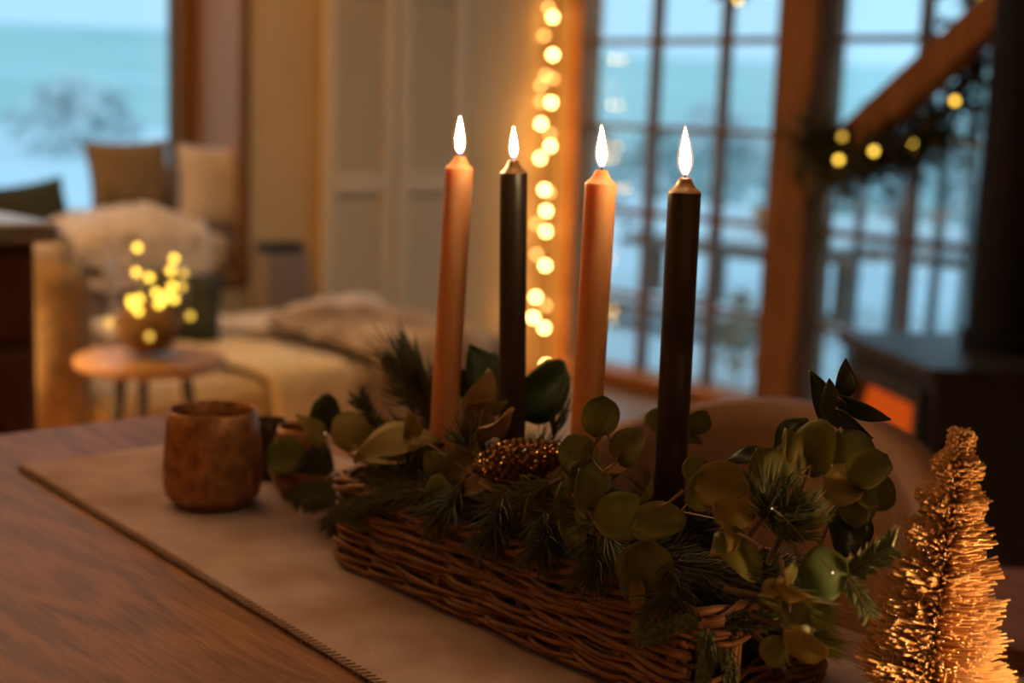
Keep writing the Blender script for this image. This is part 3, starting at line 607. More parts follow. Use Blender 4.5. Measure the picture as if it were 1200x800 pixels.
# ------------------------------------------------------------ tub chair behind the table
CZ = 0.80
ch = thing('tub_chair', 'brown leather tub chair pushed up behind the table', 'chair', (-0.98, 1.12, 0))
ccx, ccy = -0.95, 1.02
def shell(off):
    def fn(u, v):
        a = math.radians(-8 + 196 * u); rx, ry = 0.272 + off, 0.30 + off
        top = CZ + 0.003 - 0.27 * abs(2 * u - 1) ** 2.1; z = 0.42 + (top - 0.42) * v; fl = 1 + 0.06 * v
        return (ccx + rx * fl * math.cos(a), ccy + ry * fl * math.sin(a) - 0.02, z)
    return fn
bk = MB().grid(shell(0.0), 40, 12); bk2 = MB().grid(shell(0.045), 40, 12)
b = MB(); b.v = bk.v + bk2.v; o_ = len(bk.v); b.f = bk.f + [tuple(i + o_ for i in f) for f in bk2.f]
for i in range(40): a, c2 = i * 13 + 12, (i + 1) * 13 + 12; b.f.append((a, c2, c2 + o_, a + o_)); a, c2 = i * 13, (i + 1) * 13; b.f.append((a, c2, c2 + o_, a + o_))
for a in (0, 40 * 13): 
    for j in range(12): b.f.append((a + j, a + j + 1, a + j + 1 + o_, a + j + o_))
obj('backrest', b, 'chair_leather', ch, True)
obj('seat', MB().lathe([(0, 0.36), (0.25, 0.36), (0.28, 0.38), (0.285, 0.42), (0.26, 0.455), (0, 0.46)], (ccx, ccy, 0), 32), 'chair_leather', ch, True)
for k in range(4):
    a = PI / 4 + k * PI / 2; obj('leg', MB().tube([(ccx + 0.17 * math.cos(a), ccy + 0.17 * math.sin(a), 0.37), (ccx + 0.24 * math.cos(a), ccy + 0.24 * math.sin(a), 0)], [0.016, 0.011], 8), 'leg_black', ch)
# wooden stool with sheepskin
q = PD(1212, 712, 1.75)
t = thing('wooden_stool', 'round brown wooden stool beyond the table end', 'stool', (q.x, q.y, 0))
obj('seat', MB().lathe([(0, q.z - 0.035), (0.16, q.z - 0.035), (0.17, q.z - 0.02), (0.165, q.z), (0, q.z)], (q.x, q.y, 0), 32), 'table_wood', t)
for k in range(3):
    a = 0.4 + k * 2 * PI / 3; obj('leg', MB().tube([(q.x + 0.09 * math.cos(a), q.y + 0.09 * math.sin(a), q.z - 0.035), (q.x + 0.15 * math.cos(a), q.y + 0.15 * math.sin(a), 0)], [0.018, 0.013], 8), 'table_wood', t)

# ============================================================ THE TABLE
TX0, TX1, TY0, TY1 = -1.52, 0.75, 0.10, 0.885
t = thing('dining_table', 'large brown wooden dining table with visible grain', 'table', (-0.4, 0.5, 0))
obj('table_top', MB().box((TX0, TY0, TT - 0.04), (TX1, TY1, TT), 0.006), 'table_wood', t)
b = MB(); b.box((TX0 + 0.1, TY0 + 0.1, TT - 0.13), (TX1 - 0.1, TY0 + 0.125, TT - 0.04)).box((TX0 + 0.1, TY1 - 0.125, TT - 0.13), (TX1 - 0.1, TY1 - 0.1, TT - 0.04)); obj('apron', b, 'table_wood', t)
for x in (TX0 + 0.1, TX1 - 0.17):
    for y in (TY0 + 0.1, TY1 - 0.17): obj('leg', MB().box((x, y, 0), (x + 0.07, y + 0.07, TT - 0.04), 0.004), 'table_wood', t)
ra_ = PZ(20, 546, TT + 0.003); rb_ = PZ(440, 800, TT + 0.003)
RX0 = ra_.x; ry0 = lambda x: ra_.y + (rb_.y - ra_.y) * (x - ra_.x) / (rb_.x - ra_.x)
RX1, RW = 0.45, 0.298
def wr(x, y):
    h = 0.0022 * noise.noise(Vector((x * 9, y * 22, 0))) + 0.0028 * noise.noise(Vector((x * 4 + y * 6, y * 5, 7)))
    return max(0, h + 0.0012)
t = thing('table_runner', 'dusty pink linen table runner with whip-stitched edges', 'table runner', (-0.4, 0.7, TT))
def rfn(u, v): x = RX0 + (RX1 - RX0) * u; y = ry0(x) + RW * v; return (x, y, TT + 0.0022 + wr(x, y) * min(1, 12 * v + 0.2))
b = MB().grid(rfn, 150, 36); n_ = len(b.v)
o = obj('cloth', b, 'runner_linen', t, True, thick=0.0016)
b = MB(); x = RX0 + 0.004
while x < 0.1:
    y = ry0(x); b.tube([(x, y - 0.0022, TT + 0.0012), (x + 0.001, y - 0.001, TT + 0.0044), (x + 0.004, y + 0.005, TT + 0.0046)], 0.00055, 4); x += 0.0062
stuff(obj('hem_stitching', b, 'thread', t))
b = MB(); b.tube([(RX0 + (0.1 - RX0) * i / 60, ry0(RX0 + (0.1 - RX0) * i / 60) + 0.0008, TT + 0.0022) for i in range(61)], 0.0008, 5); obj('hem', b, 'runner_linen', t)

# votive glasses
def votive(px, py, wpx, h, label, m='copper_glass', nm='votive_glass', kind=0):
    p = PZ(px, py, TT + 0.004); s_ = depth(p) / FPX; r = wpx * s_ / 2
    if kind == 0: prof = [(0, 0.0), (0.66, 0.0), (0.74, 0.01), (0.94, 0.12), (1.0, 0.26), (0.99, 0.45), (0.93, 0.80), (0.88, 1.0), (0.865, 1.005), (0.85, 1.0), (0.89, 0.78), (0.95, 0.45), (0.96, 0.26), (0.90, 0.14), (0.7, 0.04), (0, 0.03)]
    else: prof = [(0, 0.0), (0.55, 0.0), (0.80, 0.12), (0.98, 0.40), (0.96, 0.62), (0.74, 0.92), (0.70, 1.0), (0.67, 0.99), (0.70, 0.92), (0.92, 0.62), (0.94, 0.4), (0.76, 0.14), (0.5, 0.05), (0, 0.04)]
    return tag(obj(nm, MB().lathe([(a * r, b_ * h) for a, b_ in prof], p, 48), m, smooth=True, base=p), label, 'candle holder')
votive(249, 590, 115, 0.090, 'large copper mercury-glass votive standing alone on the runner')
votive(352, 580, 76, 0.068, 'small round copper votive half hidden by eucalyptus leaves', kind=1)
votive(316, 560, 40, 0.060, 'dark smoked votive glass between the two copper votives', 'smoked_glass', kind=0)

# ============================================================ BASKET
BX0, BX1, BY0, BY1, BH = -0.938, -0.534, 0.650, 0.785, 0.066; Z0 = TT + 0.006
bk_ = thing('wicker_basket', 'low rectangular brown wicker basket on the table runner', 'basket', ((BX0 + BX1) / 2, (BY0 + BY1) / 2, Z0))
def rrect(off, n=160, rc=0.022):
    x0, x1, y0, y1 = BX0 - off, BX1 + off, BY0 - off, BY1 + off; rc = rc + off; segs = []
    def arc(cx_, cy_, a0): return [(cx_ + rc * math.cos(a0 + PI / 2 * k / 6), cy_ + rc * math.sin(a0 + PI / 2 * k / 6)) for k in range(7)]
    loop = [(x1, y0 + rc + 0.0)]  # start on the right end, go round
    loop = arc(x1 - rc, y1 - rc, 0) + arc(x0 + rc, y1 - rc, PI / 2) + arc(x0 + rc, y0 + rc, PI) + arc(x1 - rc, y0 + rc, 1.5 * PI)
    loop.append(loop[0]); L = [0]
    for a, b_ in zip(loop, loop[1:]): L.append(L[-1] + math.dist(a, b_))
    out = []; j = 0
    for k in range(n):
        s_ = L[-1] * k / n
        while L[j + 1] < s_: j += 1
        q = (s_ - L[j]) / max(1e-9, L[j + 1] - L[j]); out.append((loop[j][0] + (loop[j+1][0] - loop[j][0]) * q, loop[j][1] + (loop[j+1][1] - loop[j][1]) * q))
    return out, L[-1]
NS = 22; NP = 352
base_loop, per = rrect(0, NP); out_loop, _ = rrect(0.004, NP); in_loop, _ = rrect(-0.004, NP)
for k in range(NS):
    i = k * NP // NS + 4; x, y = base_loop[i % NP]; dbl = 0.0032
    dx, dy = base_loop[(i + 2) % NP][0] - base_loop[(i - 2) % NP][0], base_loop[(i + 2) % NP][1] - base_loop[(i - 2) % NP][1]; l_ = math.hypot(dx, dy)
    for s_ in (-1, 1): obj('stake', MB().tube([(x + s_ * dbl * dx / l_ * 0.6, y + s_ * dbl * dy / l_ * 0.6, Z0), (x + s_ * dbl * dx / l_ * 0.6, y + s_ * dbl * dy / l_ * 0.6, Z0 + BH)], 0.0024, 6), 'wicker', bk_)
rg = random.Random(5)
right_end = lambda x: x > BX1 - 0.012
nrm = [((out_loop[i][0] - base_loop[i][0]) / 0.004, (out_loop[i][1] - base_loop[i][1]) / 0.004) for i in range(NP)]
ROWN = 13
for row in range(ROWN):
    z = Z0 + 0.004 + row * (BH - 0.008) / (ROWN - 1)
    for ph in (0, 1):
        pts = []; f1, f2 = rg.randint(3, 6), rg.randint(8, 12); p1_, p2_ = rg.uniform(0, 6), rg.uniform(0, 6); rr = rg.uniform(0.0020, 0.0027)
        a1 = rg.uniform(0.0012, 0.0032); sp_ = NP / NS
        for k in range(NP):
            off = 0.0048 * math.cos(PI * k / sp_ / (1.0 if row % 3 else 2.0) + (row + ph) * PI) + 0.0012 * math.sin(f2 * 2 * PI * k / NP + p1_)
            zz = z + (a1 * math.sin(f1 * 2 * PI * k / NP + p1_) + 0.0012 * math.sin(f2 * 2 * PI * k / NP + p2_)) * min(1, (z - Z0 + 0.004) / 0.012)
            pts.append((base_loop[k][0] + nrm[k][0] * off, base_loop[k][1] + nrm[k][1] * off, max(zz, Z0 + 0.0005)))
        if 5 <= row <= 9:
            i0 = next(i for i in range(NP) if not right_end(pts[i][0]) and right_end(pts[i - 1][0]))
            run = []
            for p in pts[i0:] + pts[:i0]:
                if right_end(p[0]): break
                run.append(p)
            obj('weaver', MB().tube(run, rr, 5), 'wicker', bk_, True)
        else: obj('weaver', MB().tube(pts, rr, 5, closed=True), 'wicker', bk_, True)
for ph in range(3):
    pts = []
    for k in range(NP):
        a = k * 2 * PI / NP * 14 + ph * 2 * PI / 3; x = base_loop[k][0] + (out_loop[k][0] - base_loop[k][0]) / 0.004 * 0.0042 * math.cos(a); y = base_loop[k][1] + (out_loop[k][1] - base_loop[k][1]) / 0.004 * 0.0042 * math.cos(a)
        pts.append((x, y, Z0 + BH + 0.001 + 0.0040 * math.sin(a)))
    obj('rim_strand', MB().tube(pts, 0.0028, 6, closed=True), 'wicker', bk_, True)
obj('base_board', MB().box((BX0 + 0.004, BY0 + 0.004, TT + 0.0045), (BX1 - 0.004, BY1 - 0.004, TT + 0.010)), 'wicker', bk_)
# candle tray inside the basket
tag(obj('candle_tray', MB().box((BX0 + 0.02, BY0 + 0.03, Z0 + 0.006), (BX1 - 0.02, BY1 - 0.03, Z0 + 0.052), 0.004), 'needle_dark', base=(-0.74, 0.72, Z0 + 0.006)), 'dark green foam block holding the candles inside the basket', 'foam block')

# ------------------------------------------------------------ candles
def candle(top, bot, dist, wpx, m, label, fl_h, nm='taper_candle', tilt=0.0):
    a = PD(*top, dist); b_ = PD(*bot, dist); ax = (a - b_).normalized(); s_ = depth(a) / FPX; r = wpx * s_ / 2
    zb = Z0 + 0.044; base = a - ax * ((a.z - zb) / ax.z); L = (a - base).length
    t = thing(nm, label, 'candle', base, 'lit taper candles in the basket')
    prof = [(0, 0), (r, 0.0)] + [(r, L * k / 12) for k in range(1, 12)] + [(r * 1.0, L - 0.0105), (r * 0.99, L - 0.0098), (r * 0.93, L - 0.0090), (r * 0.76, L - 0.0074), (r * 0.58, L - 0.0052), (r * 0.45, L - 0.0026), (r * 0.40, L - 0.0006), (r * 0.34, L)]
    obj('wax', MB().lathe(prof, base, 32, ax), m, t, True)
    if m == 'black_wax':
        obj('wax_tip', MB().lathe([(r * 1.0, L - 0.0098), (r * 0.94, L - 0.0087), (r * 0.77, L - 0.0071), (r * 0.59, L - 0.0049), (r * 0.46, L - 0.0023), (r * 0.41, L - 0.0002), (r * 0.3, L + 0.0006), (0, L - 0.001)], base, 32, ax), 'wax_bronze', t, True)
    else: obj('wax_pool', MB().lathe([(r * 0.37, L - 0.0002), (0, L - 0.0008)], base, 24, ax), m, t, True)
    tp = base + ax * L; up = Vector((0, 0, 1))
    obj('wick', MB().tube([tp - ax * 0.004, tp + ax * 0.003, tp + ax * 0.0055 + right0 * 0.0012], 0.0009, 6), 'wick', t)
    h = fl_h * s_; fr_ = h * 0.115
    lean = (Uv * 1.0 + Rv * tilt).normalized()
    pr = [(0.10, 0.0), (0.42, 0.05), (0.72, 0.13), (0.95, 0.24), (1.0, 0.33), (0.92, 0.46), (0.72, 0.62), (0.46, 0.78), (0.22, 0.91), (0.06, 1.0)]
    obj('flame', MB().lathe([(x * fr_, z * h) for x, z in pr], tp + ax * 0.0015, 16, lean), 'flame', t, True)
    obj('flame_halo', MB().lathe([(x * fr_ * 1.45 + 0.0002, (z * 1.08 - 0.02) * h) for x, z in pr], tp + ax * 0.0015, 16, lean), 'flame_outer', t, True)
candle((539, 183), (520, 505), 1.155, 33.5, 'peach_wax', 'lit peach candle at the basket end next to the copper votives', 44)
candle((602, 188), (600, 520), 1.115, 32.5, 'black_wax', 'lit black candle standing between the two peach candles', 37)
candle((705, 199), (687, 500), 1.025, 37.5, 'peach_wax', 'lit peach candle standing between the two black candles', 49)
candle((803, 209), (784, 590), 0.983, 39.0, 'black_wax', 'lit black candle at the basket end next to the bristle tree', 57)

# ============================================================ GREENERY
def leaf_verts(mb, c, a, bb, nn, L, W, shape='round', cup=0.12, bend=0.1, wave=0.0, nu=9, nv=6, ph=0.0):
    def prof(u):
        if shape == 'round': return max(0.0, 1 - abs(2 * u - 1) ** 2.3) ** 0.5
        if shape == 'drop': return (math.sin(PI * u ** 0.75) ** 0.75) if 0 < u < 1 else 0
        if shape == 'lance': return (math.sin(PI * u ** 0.85)) ** 0.9 if 0 < u < 1 else 0
        if shape == 'heart': return max(0, 1 - abs(2 * u ** 0.85 - 1) ** 2.6) ** 0.5 * (1 - 0.15 * u)
        return 1
    def fn(u, v):
        uu = u; w_ = prof(min(max(uu, 0.004), 0.996)); y = 2 * v - 1
        z = cup * W * (y * w_) ** 2 - bend * L * (2 * u - 1) ** 2 * 0.5 + wave * W * math.sin(5 * u + 3 * y + ph)
        return c + a * (L * (u - 0.5)) + bb * (W * 0.5 * y * w_) + nn * z
    return mb.grid(fn, nu, nv)
def leaf_basis(ang, roll, pitch):
    an = math.radians(ang); a = Rv * math.cos(an) + Uv * math.sin(an); n = -Fv; b_ = n.cross(a)
    r = math.radians(roll); b2 = b_ * math.cos(r) + n * math.sin(r); n2 = n * math.cos(r) - b_ * math.sin(r)
    p = math.radians(pitch); a2 = a * math.cos(p) + n2 * math.sin(p); n3 = n2 * math.cos(p) - a * math.sin(p)
    return a2, b2, n3
def sprig(nm, label, stem, Y, leaves, m, group=None, shape='round', stem_r=0.0011, cat='sprig', smat='stem_brown'):
    """stem: pixel polyline from the foot; leaves: (px, py, length px, width px, angle, roll, pitch, dY, shape?, material?)"""
    pts = [PY(x, y, Y + (dy[0] if dy else 0)) for x, y, *dy in stem]; path = smooth_path(pts, 5) if len(pts) > 2 else pts
    t = thing(nm, label, cat, path[0], group)
    sb_ = MB(); sb_.tube(path, [stem_r * (1.15 - 0.5 * i / len(path)) for i in range(len(path))], 5)
    for k, lf in enumerate(leaves):
        px, py, L, W, ang, roll, pitch, dY = lf[:8]; sh = lf[8] if len(lf) > 8 and lf[8] else shape; mm_ = lf[9] if len(lf) > 9 else m
        c = PY(px, py, Y + dY); s_ = depth(c) / FPX; a, bb, nn = leaf_basis(ang, roll, pitch); L *= 1.12 * s_ / max(0.45, math.cos(math.radians(pitch))); W *= 1.12 * s_ / max(0.45, math.cos(math.radians(roll)))
        b = leaf_verts(MB(), c, a, bb, nn, L, W, sh, 0.12 + 0.16 * ((k * 7) % 3) / 2, 0.12 + 0.14 * ((k * 5) % 4) / 3, 0.06, ph=k * 1.7)
        obj('leaf', b, mm_, t, True, thick=0.0004)
        foot = c - a * L * 0.49 - nn * 0.06 * L; near = min(path, key=lambda p: (p - foot).length)
        if (near - foot).length > 0.001: sb_.tube([near, (near + foot) / 2 + Vector((0, 0, -0.0015)), foot, c - a * L * 0.30], [0.0008, 0.0007, 0.0006, 0.0003], 4)
    obj('stem', sb_, smat, t, True); return t
EU = 'eucalyptus'
# by the copper votives
sprig('eucalyptus_sprig', 'eucalyptus sprig with a folded golden leaf reaching over the small votive', [(470, 560), (425, 540), (392, 520), (365, 512)], 0.70, [
    (335, 534, 40, 38, 200, 20, 10, -0.01), (366, 536, 42, 34, 215, -50, 20, 0.01, 'drop', 'dark_leaf'), (364, 503, 44, 17, 128, 48, 5, 0.0, 'drop', 'eucalyptus_gold'),  # the dark drop leaf has its shadow side put into the colour
    (410, 505, 42, 40, 80, 15, -10, -0.005, None, 'eucalyptus_gold'), (437, 508, 38, 36, 60, -30, -20, 0.015), (388, 487, 46, 36, 100, -20, 20, 0.03, None, 'dark_leaf')], EU)
sprig('eucalyptus_sprig', 'eucalyptus sprig with one large folded golden leaf beside the peach candle', [(560, 560), (530, 540), (505, 522), (480, 512)], 0.675, [
    (464, 523, 92, 42, 200, 52, 8, 0.0, 'lance', 'eucalyptus_gold'), (478, 536, 80, 30, 196, -48, -5, 0.006, 'lance'), (481, 500, 30, 20, 98, 25, 30, 0.004, 'drop', 'eucalyptus_gold'), (452, 545, 34, 30, 240, 30, 0, 0.008)], EU)
sprig('eucalyptus_sprig', 'eucalyptus sprig with two dull leaves lying over the basket rim', [(545, 560), (520, 585), (490, 592), (455, 597)], 0.648, [
    (427, 601, 40, 38, 185, 12, 5, 0.0), (463, 600, 36, 22, 170, 40, 10, 0.002, 'drop'), (511, 575, 34, 28, 70, 20, 0, 0.0), (512, 545, 30, 28, 110, -25, 10, 0.015)], EU)
sprig('dried_sprig', 'dried sprig with curled brown leaves between the first two candles', [(560, 560), (560, 525), (562, 500), (566, 480)], 0.69, [
    (562, 463, 58, 32, 72, 45, 10, 0.012, 'drop'), (556, 495, 50, 40, 100, 20, 10, 0.006, 'heart'), (583, 495, 44, 18, 40, 55, 10, -0.004, 'lance'), (570, 478, 42, 22, 20, 50, 20, 0.01, 'lance', 'eucalyptus_gold'), (545, 520, 44, 20, 165, 50, 15, -0.01, 'lance', 'eucalyptus_gold'), (540, 545, 36, 30, 230, 20, 10, -0.01), (578, 566, 34, 20, 160, 45, 0, -0.02, 'drop'), (560, 568, 30, 20, 200, 30, 0, -0.02)], 'dried_leaf')
sprig('magnolia_sprig', 'glossy dark green leaves standing behind the black candle', [(598, 540), (600, 505), (606, 485)], 0.775, [
    (566, 437, 66, 42, 118, 25, 10, 0.0, 'lance'), (632, 458, 78, 56, 52, 20, 10, 0.005, 'heart'), (556, 450, 60, 34, 150, -30, 10, 0.01, 'lance'), (585, 445, 60, 34, 95, 40, 0, 0.012, 'lance')], 'dark_leaf', stem_r=0.0016)
# middle, front
sprig('eucalyptus_sprig', 'tall eucalyptus sprig in front of the second peach candle', [(705, 600), (690, 560), (694, 525), (715, 500)], 0.685, [
    (703, 488, 44, 40, 80, 10, 0, 0.0), (738, 523, 44, 34, 55, -35, 10, 0.0, 'heart'), (722, 540, 36, 16, 60, 50, 10, -0.004, 'lance', 'dried_leaf'), (677, 533, 44, 42, 110, 15, 5, -0.008), (662, 556, 52, 26, 80, 40, 10, -0.016, 'drop'), (694, 560, 38, 34, 60, 20, 0, 0.0)], EU)
sprig('eucalyptus_sprig', 'drooping eucalyptus sprig beside the glittering pinecone', [(735, 600), (700, 605), (665, 600), (640, 615)], 0.652, [
    (688, 580, 58, 34, 100, 35, -5, 0.002, 'drop'), (656, 592, 48, 26, 80, 40, 0, 0.0, 'drop'), (622, 602, 42, 22, 88, 25, 5, 0.0, 'drop'), (633, 642, 46, 22, 300, 28, 0, -0.002, 'lance'), (670, 625, 54, 28, 290, -28, 0, 0.002, 'lance'), (702, 605, 42, 44, 270, 15, 10, 0.006)], EU)
sprig('eucalyptus_sprig', 'eucalyptus sprig with broad overlapping leaves hanging over the basket front', [(800, 575), (782, 590), (765, 600), (760, 640), (752, 668)], 0.643, [
    (730, 606, 62, 50, 185, 22, 5, 0.004), (772, 612, 58, 40, 10, -25, 5, 0.0, 'heart'), (757, 666, 58, 64, 270, 10, -12, -0.002, 'heart'), (748, 702, 50, 17, 272, 35, -10, -0.006, 'drop', 'eucalyptus_gold'), (758, 577, 34, 10, 75, 40, 10, 0.008, 'lance'), (705, 638, 22, 14, 80, 25, 0, 0.0), (745, 741, 36, 9, 268, 50, 0, -0.005, 'lance')], EU)
sprig('eucalyptus_sprig', 'eucalyptus sprig with bright round leaves beside the second black candle', [(780, 618), (800, 598), (815, 580), (835, 572)], 0.672, [
    (817, 552, 32, 30, 120, 5, -20, 0.0), (847, 568, 60, 46, 10, -24, 5, -0.004, 'heart', 'eucalyptus_gold'), (828, 578, 46, 38, 200, 25, 0, -0.008), (860, 602, 44, 34, 350, 15, 10, -0.016, 'heart', 'eucalyptus_gold')], EU)
sprig('eucalyptus_sprig', 'small eucalyptus sprig showing on both sides of the second black candle', [(786, 560), (790, 520), (792, 505)], 0.77, [(818, 494, 28, 26, 40, 30, 0, 0.0), (768, 494, 26, 24, 150, 30, 0, 0.0), (812, 512, 26, 12, 320, 30, 0, 0.0, 'lance')], EU)
sprig('eucalyptus_sprig', 'eucalyptus sprig with curled brown leaf above the basket corner', [(890, 640), (875, 630), (866, 625)], 0.645, [
    (866, 650, 64, 40, 300, -42, 10, 0.0, 'heart'), (853, 632, 40, 12, 110, 55, 10, -0.008, 'lance', 'eucalyptus_gold'), (846, 640, 34, 16, 215, 40, 0, 0.002, 'lance', 'dried_leaf')], EU)
sprig('eucalyptus_sprig', 'eucalyptus sprig of broad dull leaves in front of the tub chair', [(930, 620), (922, 590), (930, 560), (950, 545)], 0.70, [
    (897, 553, 52, 48, 110, 25, 10, 0.0), (928, 535, 60, 40, 100, 30, 5, -0.004, 'drop'), (955, 525, 62, 46, 75, -25, 5, 0.006, 'heart'), (905, 582, 48, 20, 60, 50, 0, -0.01, 'lance', 'dried_leaf')], EU)
sprig('eucalyptus_sprig', 'eucalyptus sprig opening like a clover of five round leaves', [(960, 640), (975, 605), (995, 580), (1010, 567)], 0.735, [
    (998, 533, 54, 50, 100, 10, -28, 0.01), (1020, 548, 48, 40, 40, -30, -12, -0.006, 'heart'), (988, 571, 42, 40, 200, 25, 0, -0.012, None, 'eucalyptus_gold'), (1027, 576, 44, 44, 330, -28, 10, 0.0, 'heart'), (1004, 596, 36, 38, 270, 10, 30, 0.006), (990, 622, 54, 48, 280, -15, 10, 0.012, None, 'dark_leaf')], EU)
sprig('eucalyptus_sprig', 'eucalyptus sprig with one large flat green leaf beside the fir tips', [(930, 640), (938, 655), (942, 662)], 0.665, [
    (966, 671, 50, 66, 355, 25, 8, 0.0, 'heart')], 'eucalyptus_green')
sprig('eucalyptus_sprig', 'eucalyptus sprig with curling pale leaves hanging past the basket end', [(915, 655), (922, 690), (925, 715), (921, 745), (918, 755)], 0.625, [
    (920, 676, 40, 22, 65, 45, 15, 0.004, 'drop'), (906, 690, 24, 18, 210, 30, 0, -0.002, None, 'eucalyptus_gold'), (930, 694, 40, 17, 335, 40, 0, -0.003, 'lance', 'eucalyptus_gold'), (937, 726, 52, 36, 300, -20, 5, 0.003, 'drop'), (944, 756, 50, 30, 335, 18, 5, -0.004, None, 'eucalyptus_gold'), (909, 763, 34, 28, 240, 25, 0, 0.0)], EU)
# ruscus at the right
sprig('ruscus_sprig', 'dark green ruscus sprig rising in front of the wood stove', [(930, 600), (950, 540), (965, 500), (978, 485), (984, 470)], 0.765, [
    (963, 468, 66, 26, 112, 30, 5, 0.0, 'lance'), (976, 474, 54, 24, 98, -25, 10, -0.004, 'lance'), (989, 447, 48, 23, 82, 10, 5, 0.004, 'lance'), (1012, 482, 62, 18, 335, 40, 0, 0.0, 'lance'), (1000, 498, 50, 14, 325, 50, 5, -0.005, 'lance'), (925, 510, 54, 20, 228, 40, 0, 0.0, 'lance'), (878, 534, 50, 17, 188, 40, 0, 0.01, 'lance'), (910, 536, 36, 15, 350, 40, 0, 0.006, 'lance')], 'dark_leaf', smat='stem_brown')

# pine, fir and juniper
def pine(label, path, Y, n, nlpx, spread, seed, m='needle', t0=0.35, r=0.0006, nm='pine_sprig', group=None, curl=0.6, up=0.0, sr=0.0018, flat=None):
    pts = [PY(x, y, Y + (dy[0] if dy else 0)) for x, y, *dy in path]; s_ = depth(pts[-1]) / FPX
    pth = smooth_path(pts, 5) if len(pts) > 2 else [pts[0].lerp(pts[1], k / 6) for k in range(7)]
    t = thing(nm, label, 'sprig', pth[0], group); rr = random.Random(seed)
    obj('stem', MB().tube(pth, [sr * (1.1 - 0.6 * i / len(pth)) for i in range(len(pth))], 6), 'bark', t)
    stuff(obj('needles', needles(MB(), pth, n, nlpx * s_, spread, r, rr, t0, up, curl, flat), m, t)); return t
pine('long-needled pine spray fanning out beside the first peach candle', [(520, 540), (508, 490), (490, 455), (470, 425)], 0.755, 300, 66, 0.55, 1, 'needle_dark', 0.25, 0.0007)
pine('dark pine spray leaning over the votives behind the peach candle', [(530, 530), (500, 480), (480, 450)], 0.735, 170, 58, 0.75, 2, 'needle_dark', 0.2, 0.0007)
pine('short brown pine tip above the round golden leaf', [(450, 520), (435, 490), (422, 468)], 0.72, 90, 24, 0.8, 3, 'needle_dark', 0.3, 0.0008)
pine('thin pine tuft standing behind the second peach candle', [(640, 540), (648, 515), (652, 495)], 0.77, 40, 48, 0.40, 4, 'needle_dark', 0.5, 0.0006)
pine('pine rosette radiating in front of the tub chair', [(870, 640), (890, 612), (905, 597)], 0.668, 150, 74, 1.15, 5, 'needle', 0.72, 0.0007)
pine('pine rosette below the clover of round leaves', [(900, 660), (915, 630), (930, 605)], 0.68, 150, 66, 0.95, 6, 'needle', 0.5, 0.0007)
pine('bright pine brush sticking out past the basket end', [(850, 690), (900, 700), (940, 712)], 0.640, 240, 66, 0.34, 7, 'needle_light', 0.35, 0.0009)
pine('lower pine brush sticking out past the basket end', [(880, 720), (920, 735), (955, 748)], 0.645, 150, 56, 0.34, 8, 'needle_light', 0.4, 0.0009)
pine('pine spray drooping over the basket front under the broad leaves', [(690, 600), (720, 640), (735, 665)], 0.645, 120, 62, 0.50, 9, 'needle', 0.3, 0.0005)
pine('long pine spray lying along the basket from the pinecone', [(760, 600), (700, 605), (640, 610)], 0.66, 200, 80, 0.45, 10, 'needle_dark', 0.1, 0.0005)
pine('long dark pine spray lying behind the curled brown leaf', [(760, 660), (810, 665), (860, 680)], 0.650, 200, 78, 0.40, 11, 'needle_dark', 0.05, 0.0005)
pine('dark pine spray trailing from pinecone to the basket front', [(660, 560), (610, 585), (570, 600)], 0.658, 170, 62, 0.65, 12, 'needle_dark', 0.1, 0.0005)
pine('small pine rosette between the first two candles', [(560, 560), (552, 535), (548, 518)], 0.675, 26, 46, 1.0, 13, 'needle_dark', 0.8, 0.0007)
pine('stiff pine tips poking out below the pale curled leaves', [(880, 740), (895, 752), (905, 760)], 0.652, 40, 44, 0.55, 14, 'needle_dark', 0.4, 0.0006)
# fir sprigs: short comb needles
FL = -Fv * 0.6 + Uv * 0.4
pine('fir tip pointing at the bristle tree, beside the flat green leaf', [(960, 690), (1000, 668), (1046, 640)], 0.69, 220, 27, 0.95, 21, 'fir_needle', 0.25, 0.0009, 'fir_sprig', flat=FL)
pine('fir tip hanging below the flat green leaf', [(985, 670), (1000, 690), (1020, 722)], 0.68, 130, 20, 0.9, 22, 'fir_needle', 0.1, 0.0009, 'fir_sprig', flat=FL)
pine('dark fir branch spilling over the basket end toward the votives', [(470, 570), (420, 575), (368, 588)], 0.68, 900, 26, 0.9, 23, 'needle_dark', 0.05, 0.0007, 'fir_sprig')
pine('dark fir branch drooping onto the runner at the basket end', [(450, 560), (410, 590), (392, 612)], 0.655, 900, 26, 0.9, 24, 'needle_dark', 0.05, 0.0007, 'fir_sprig')
pine('dark fir branch lying under the large folded golden leaf', [(540, 580), (490, 568), (440, 560)], 0.66, 800, 28, 0.9, 25, 'needle_dark', 0.05, 0.0007, 'fir_sprig')
pine('shaggy dark fir branch over the basket end above the small votive', [(460, 555), (410, 565), (352, 582)], 0.69, 900, 26, 0.9, 26, 'needle_dark', 0.05, 0.0009, 'fir_sprig')
pine('dark fir branch hanging over the basket corner below the dull leaves', [(500, 575), (450, 585), (405, 600)], 0.645, 800, 26, 0.9, 27, 'needle_dark', 0.05, 0.0009, 'fir_sprig')
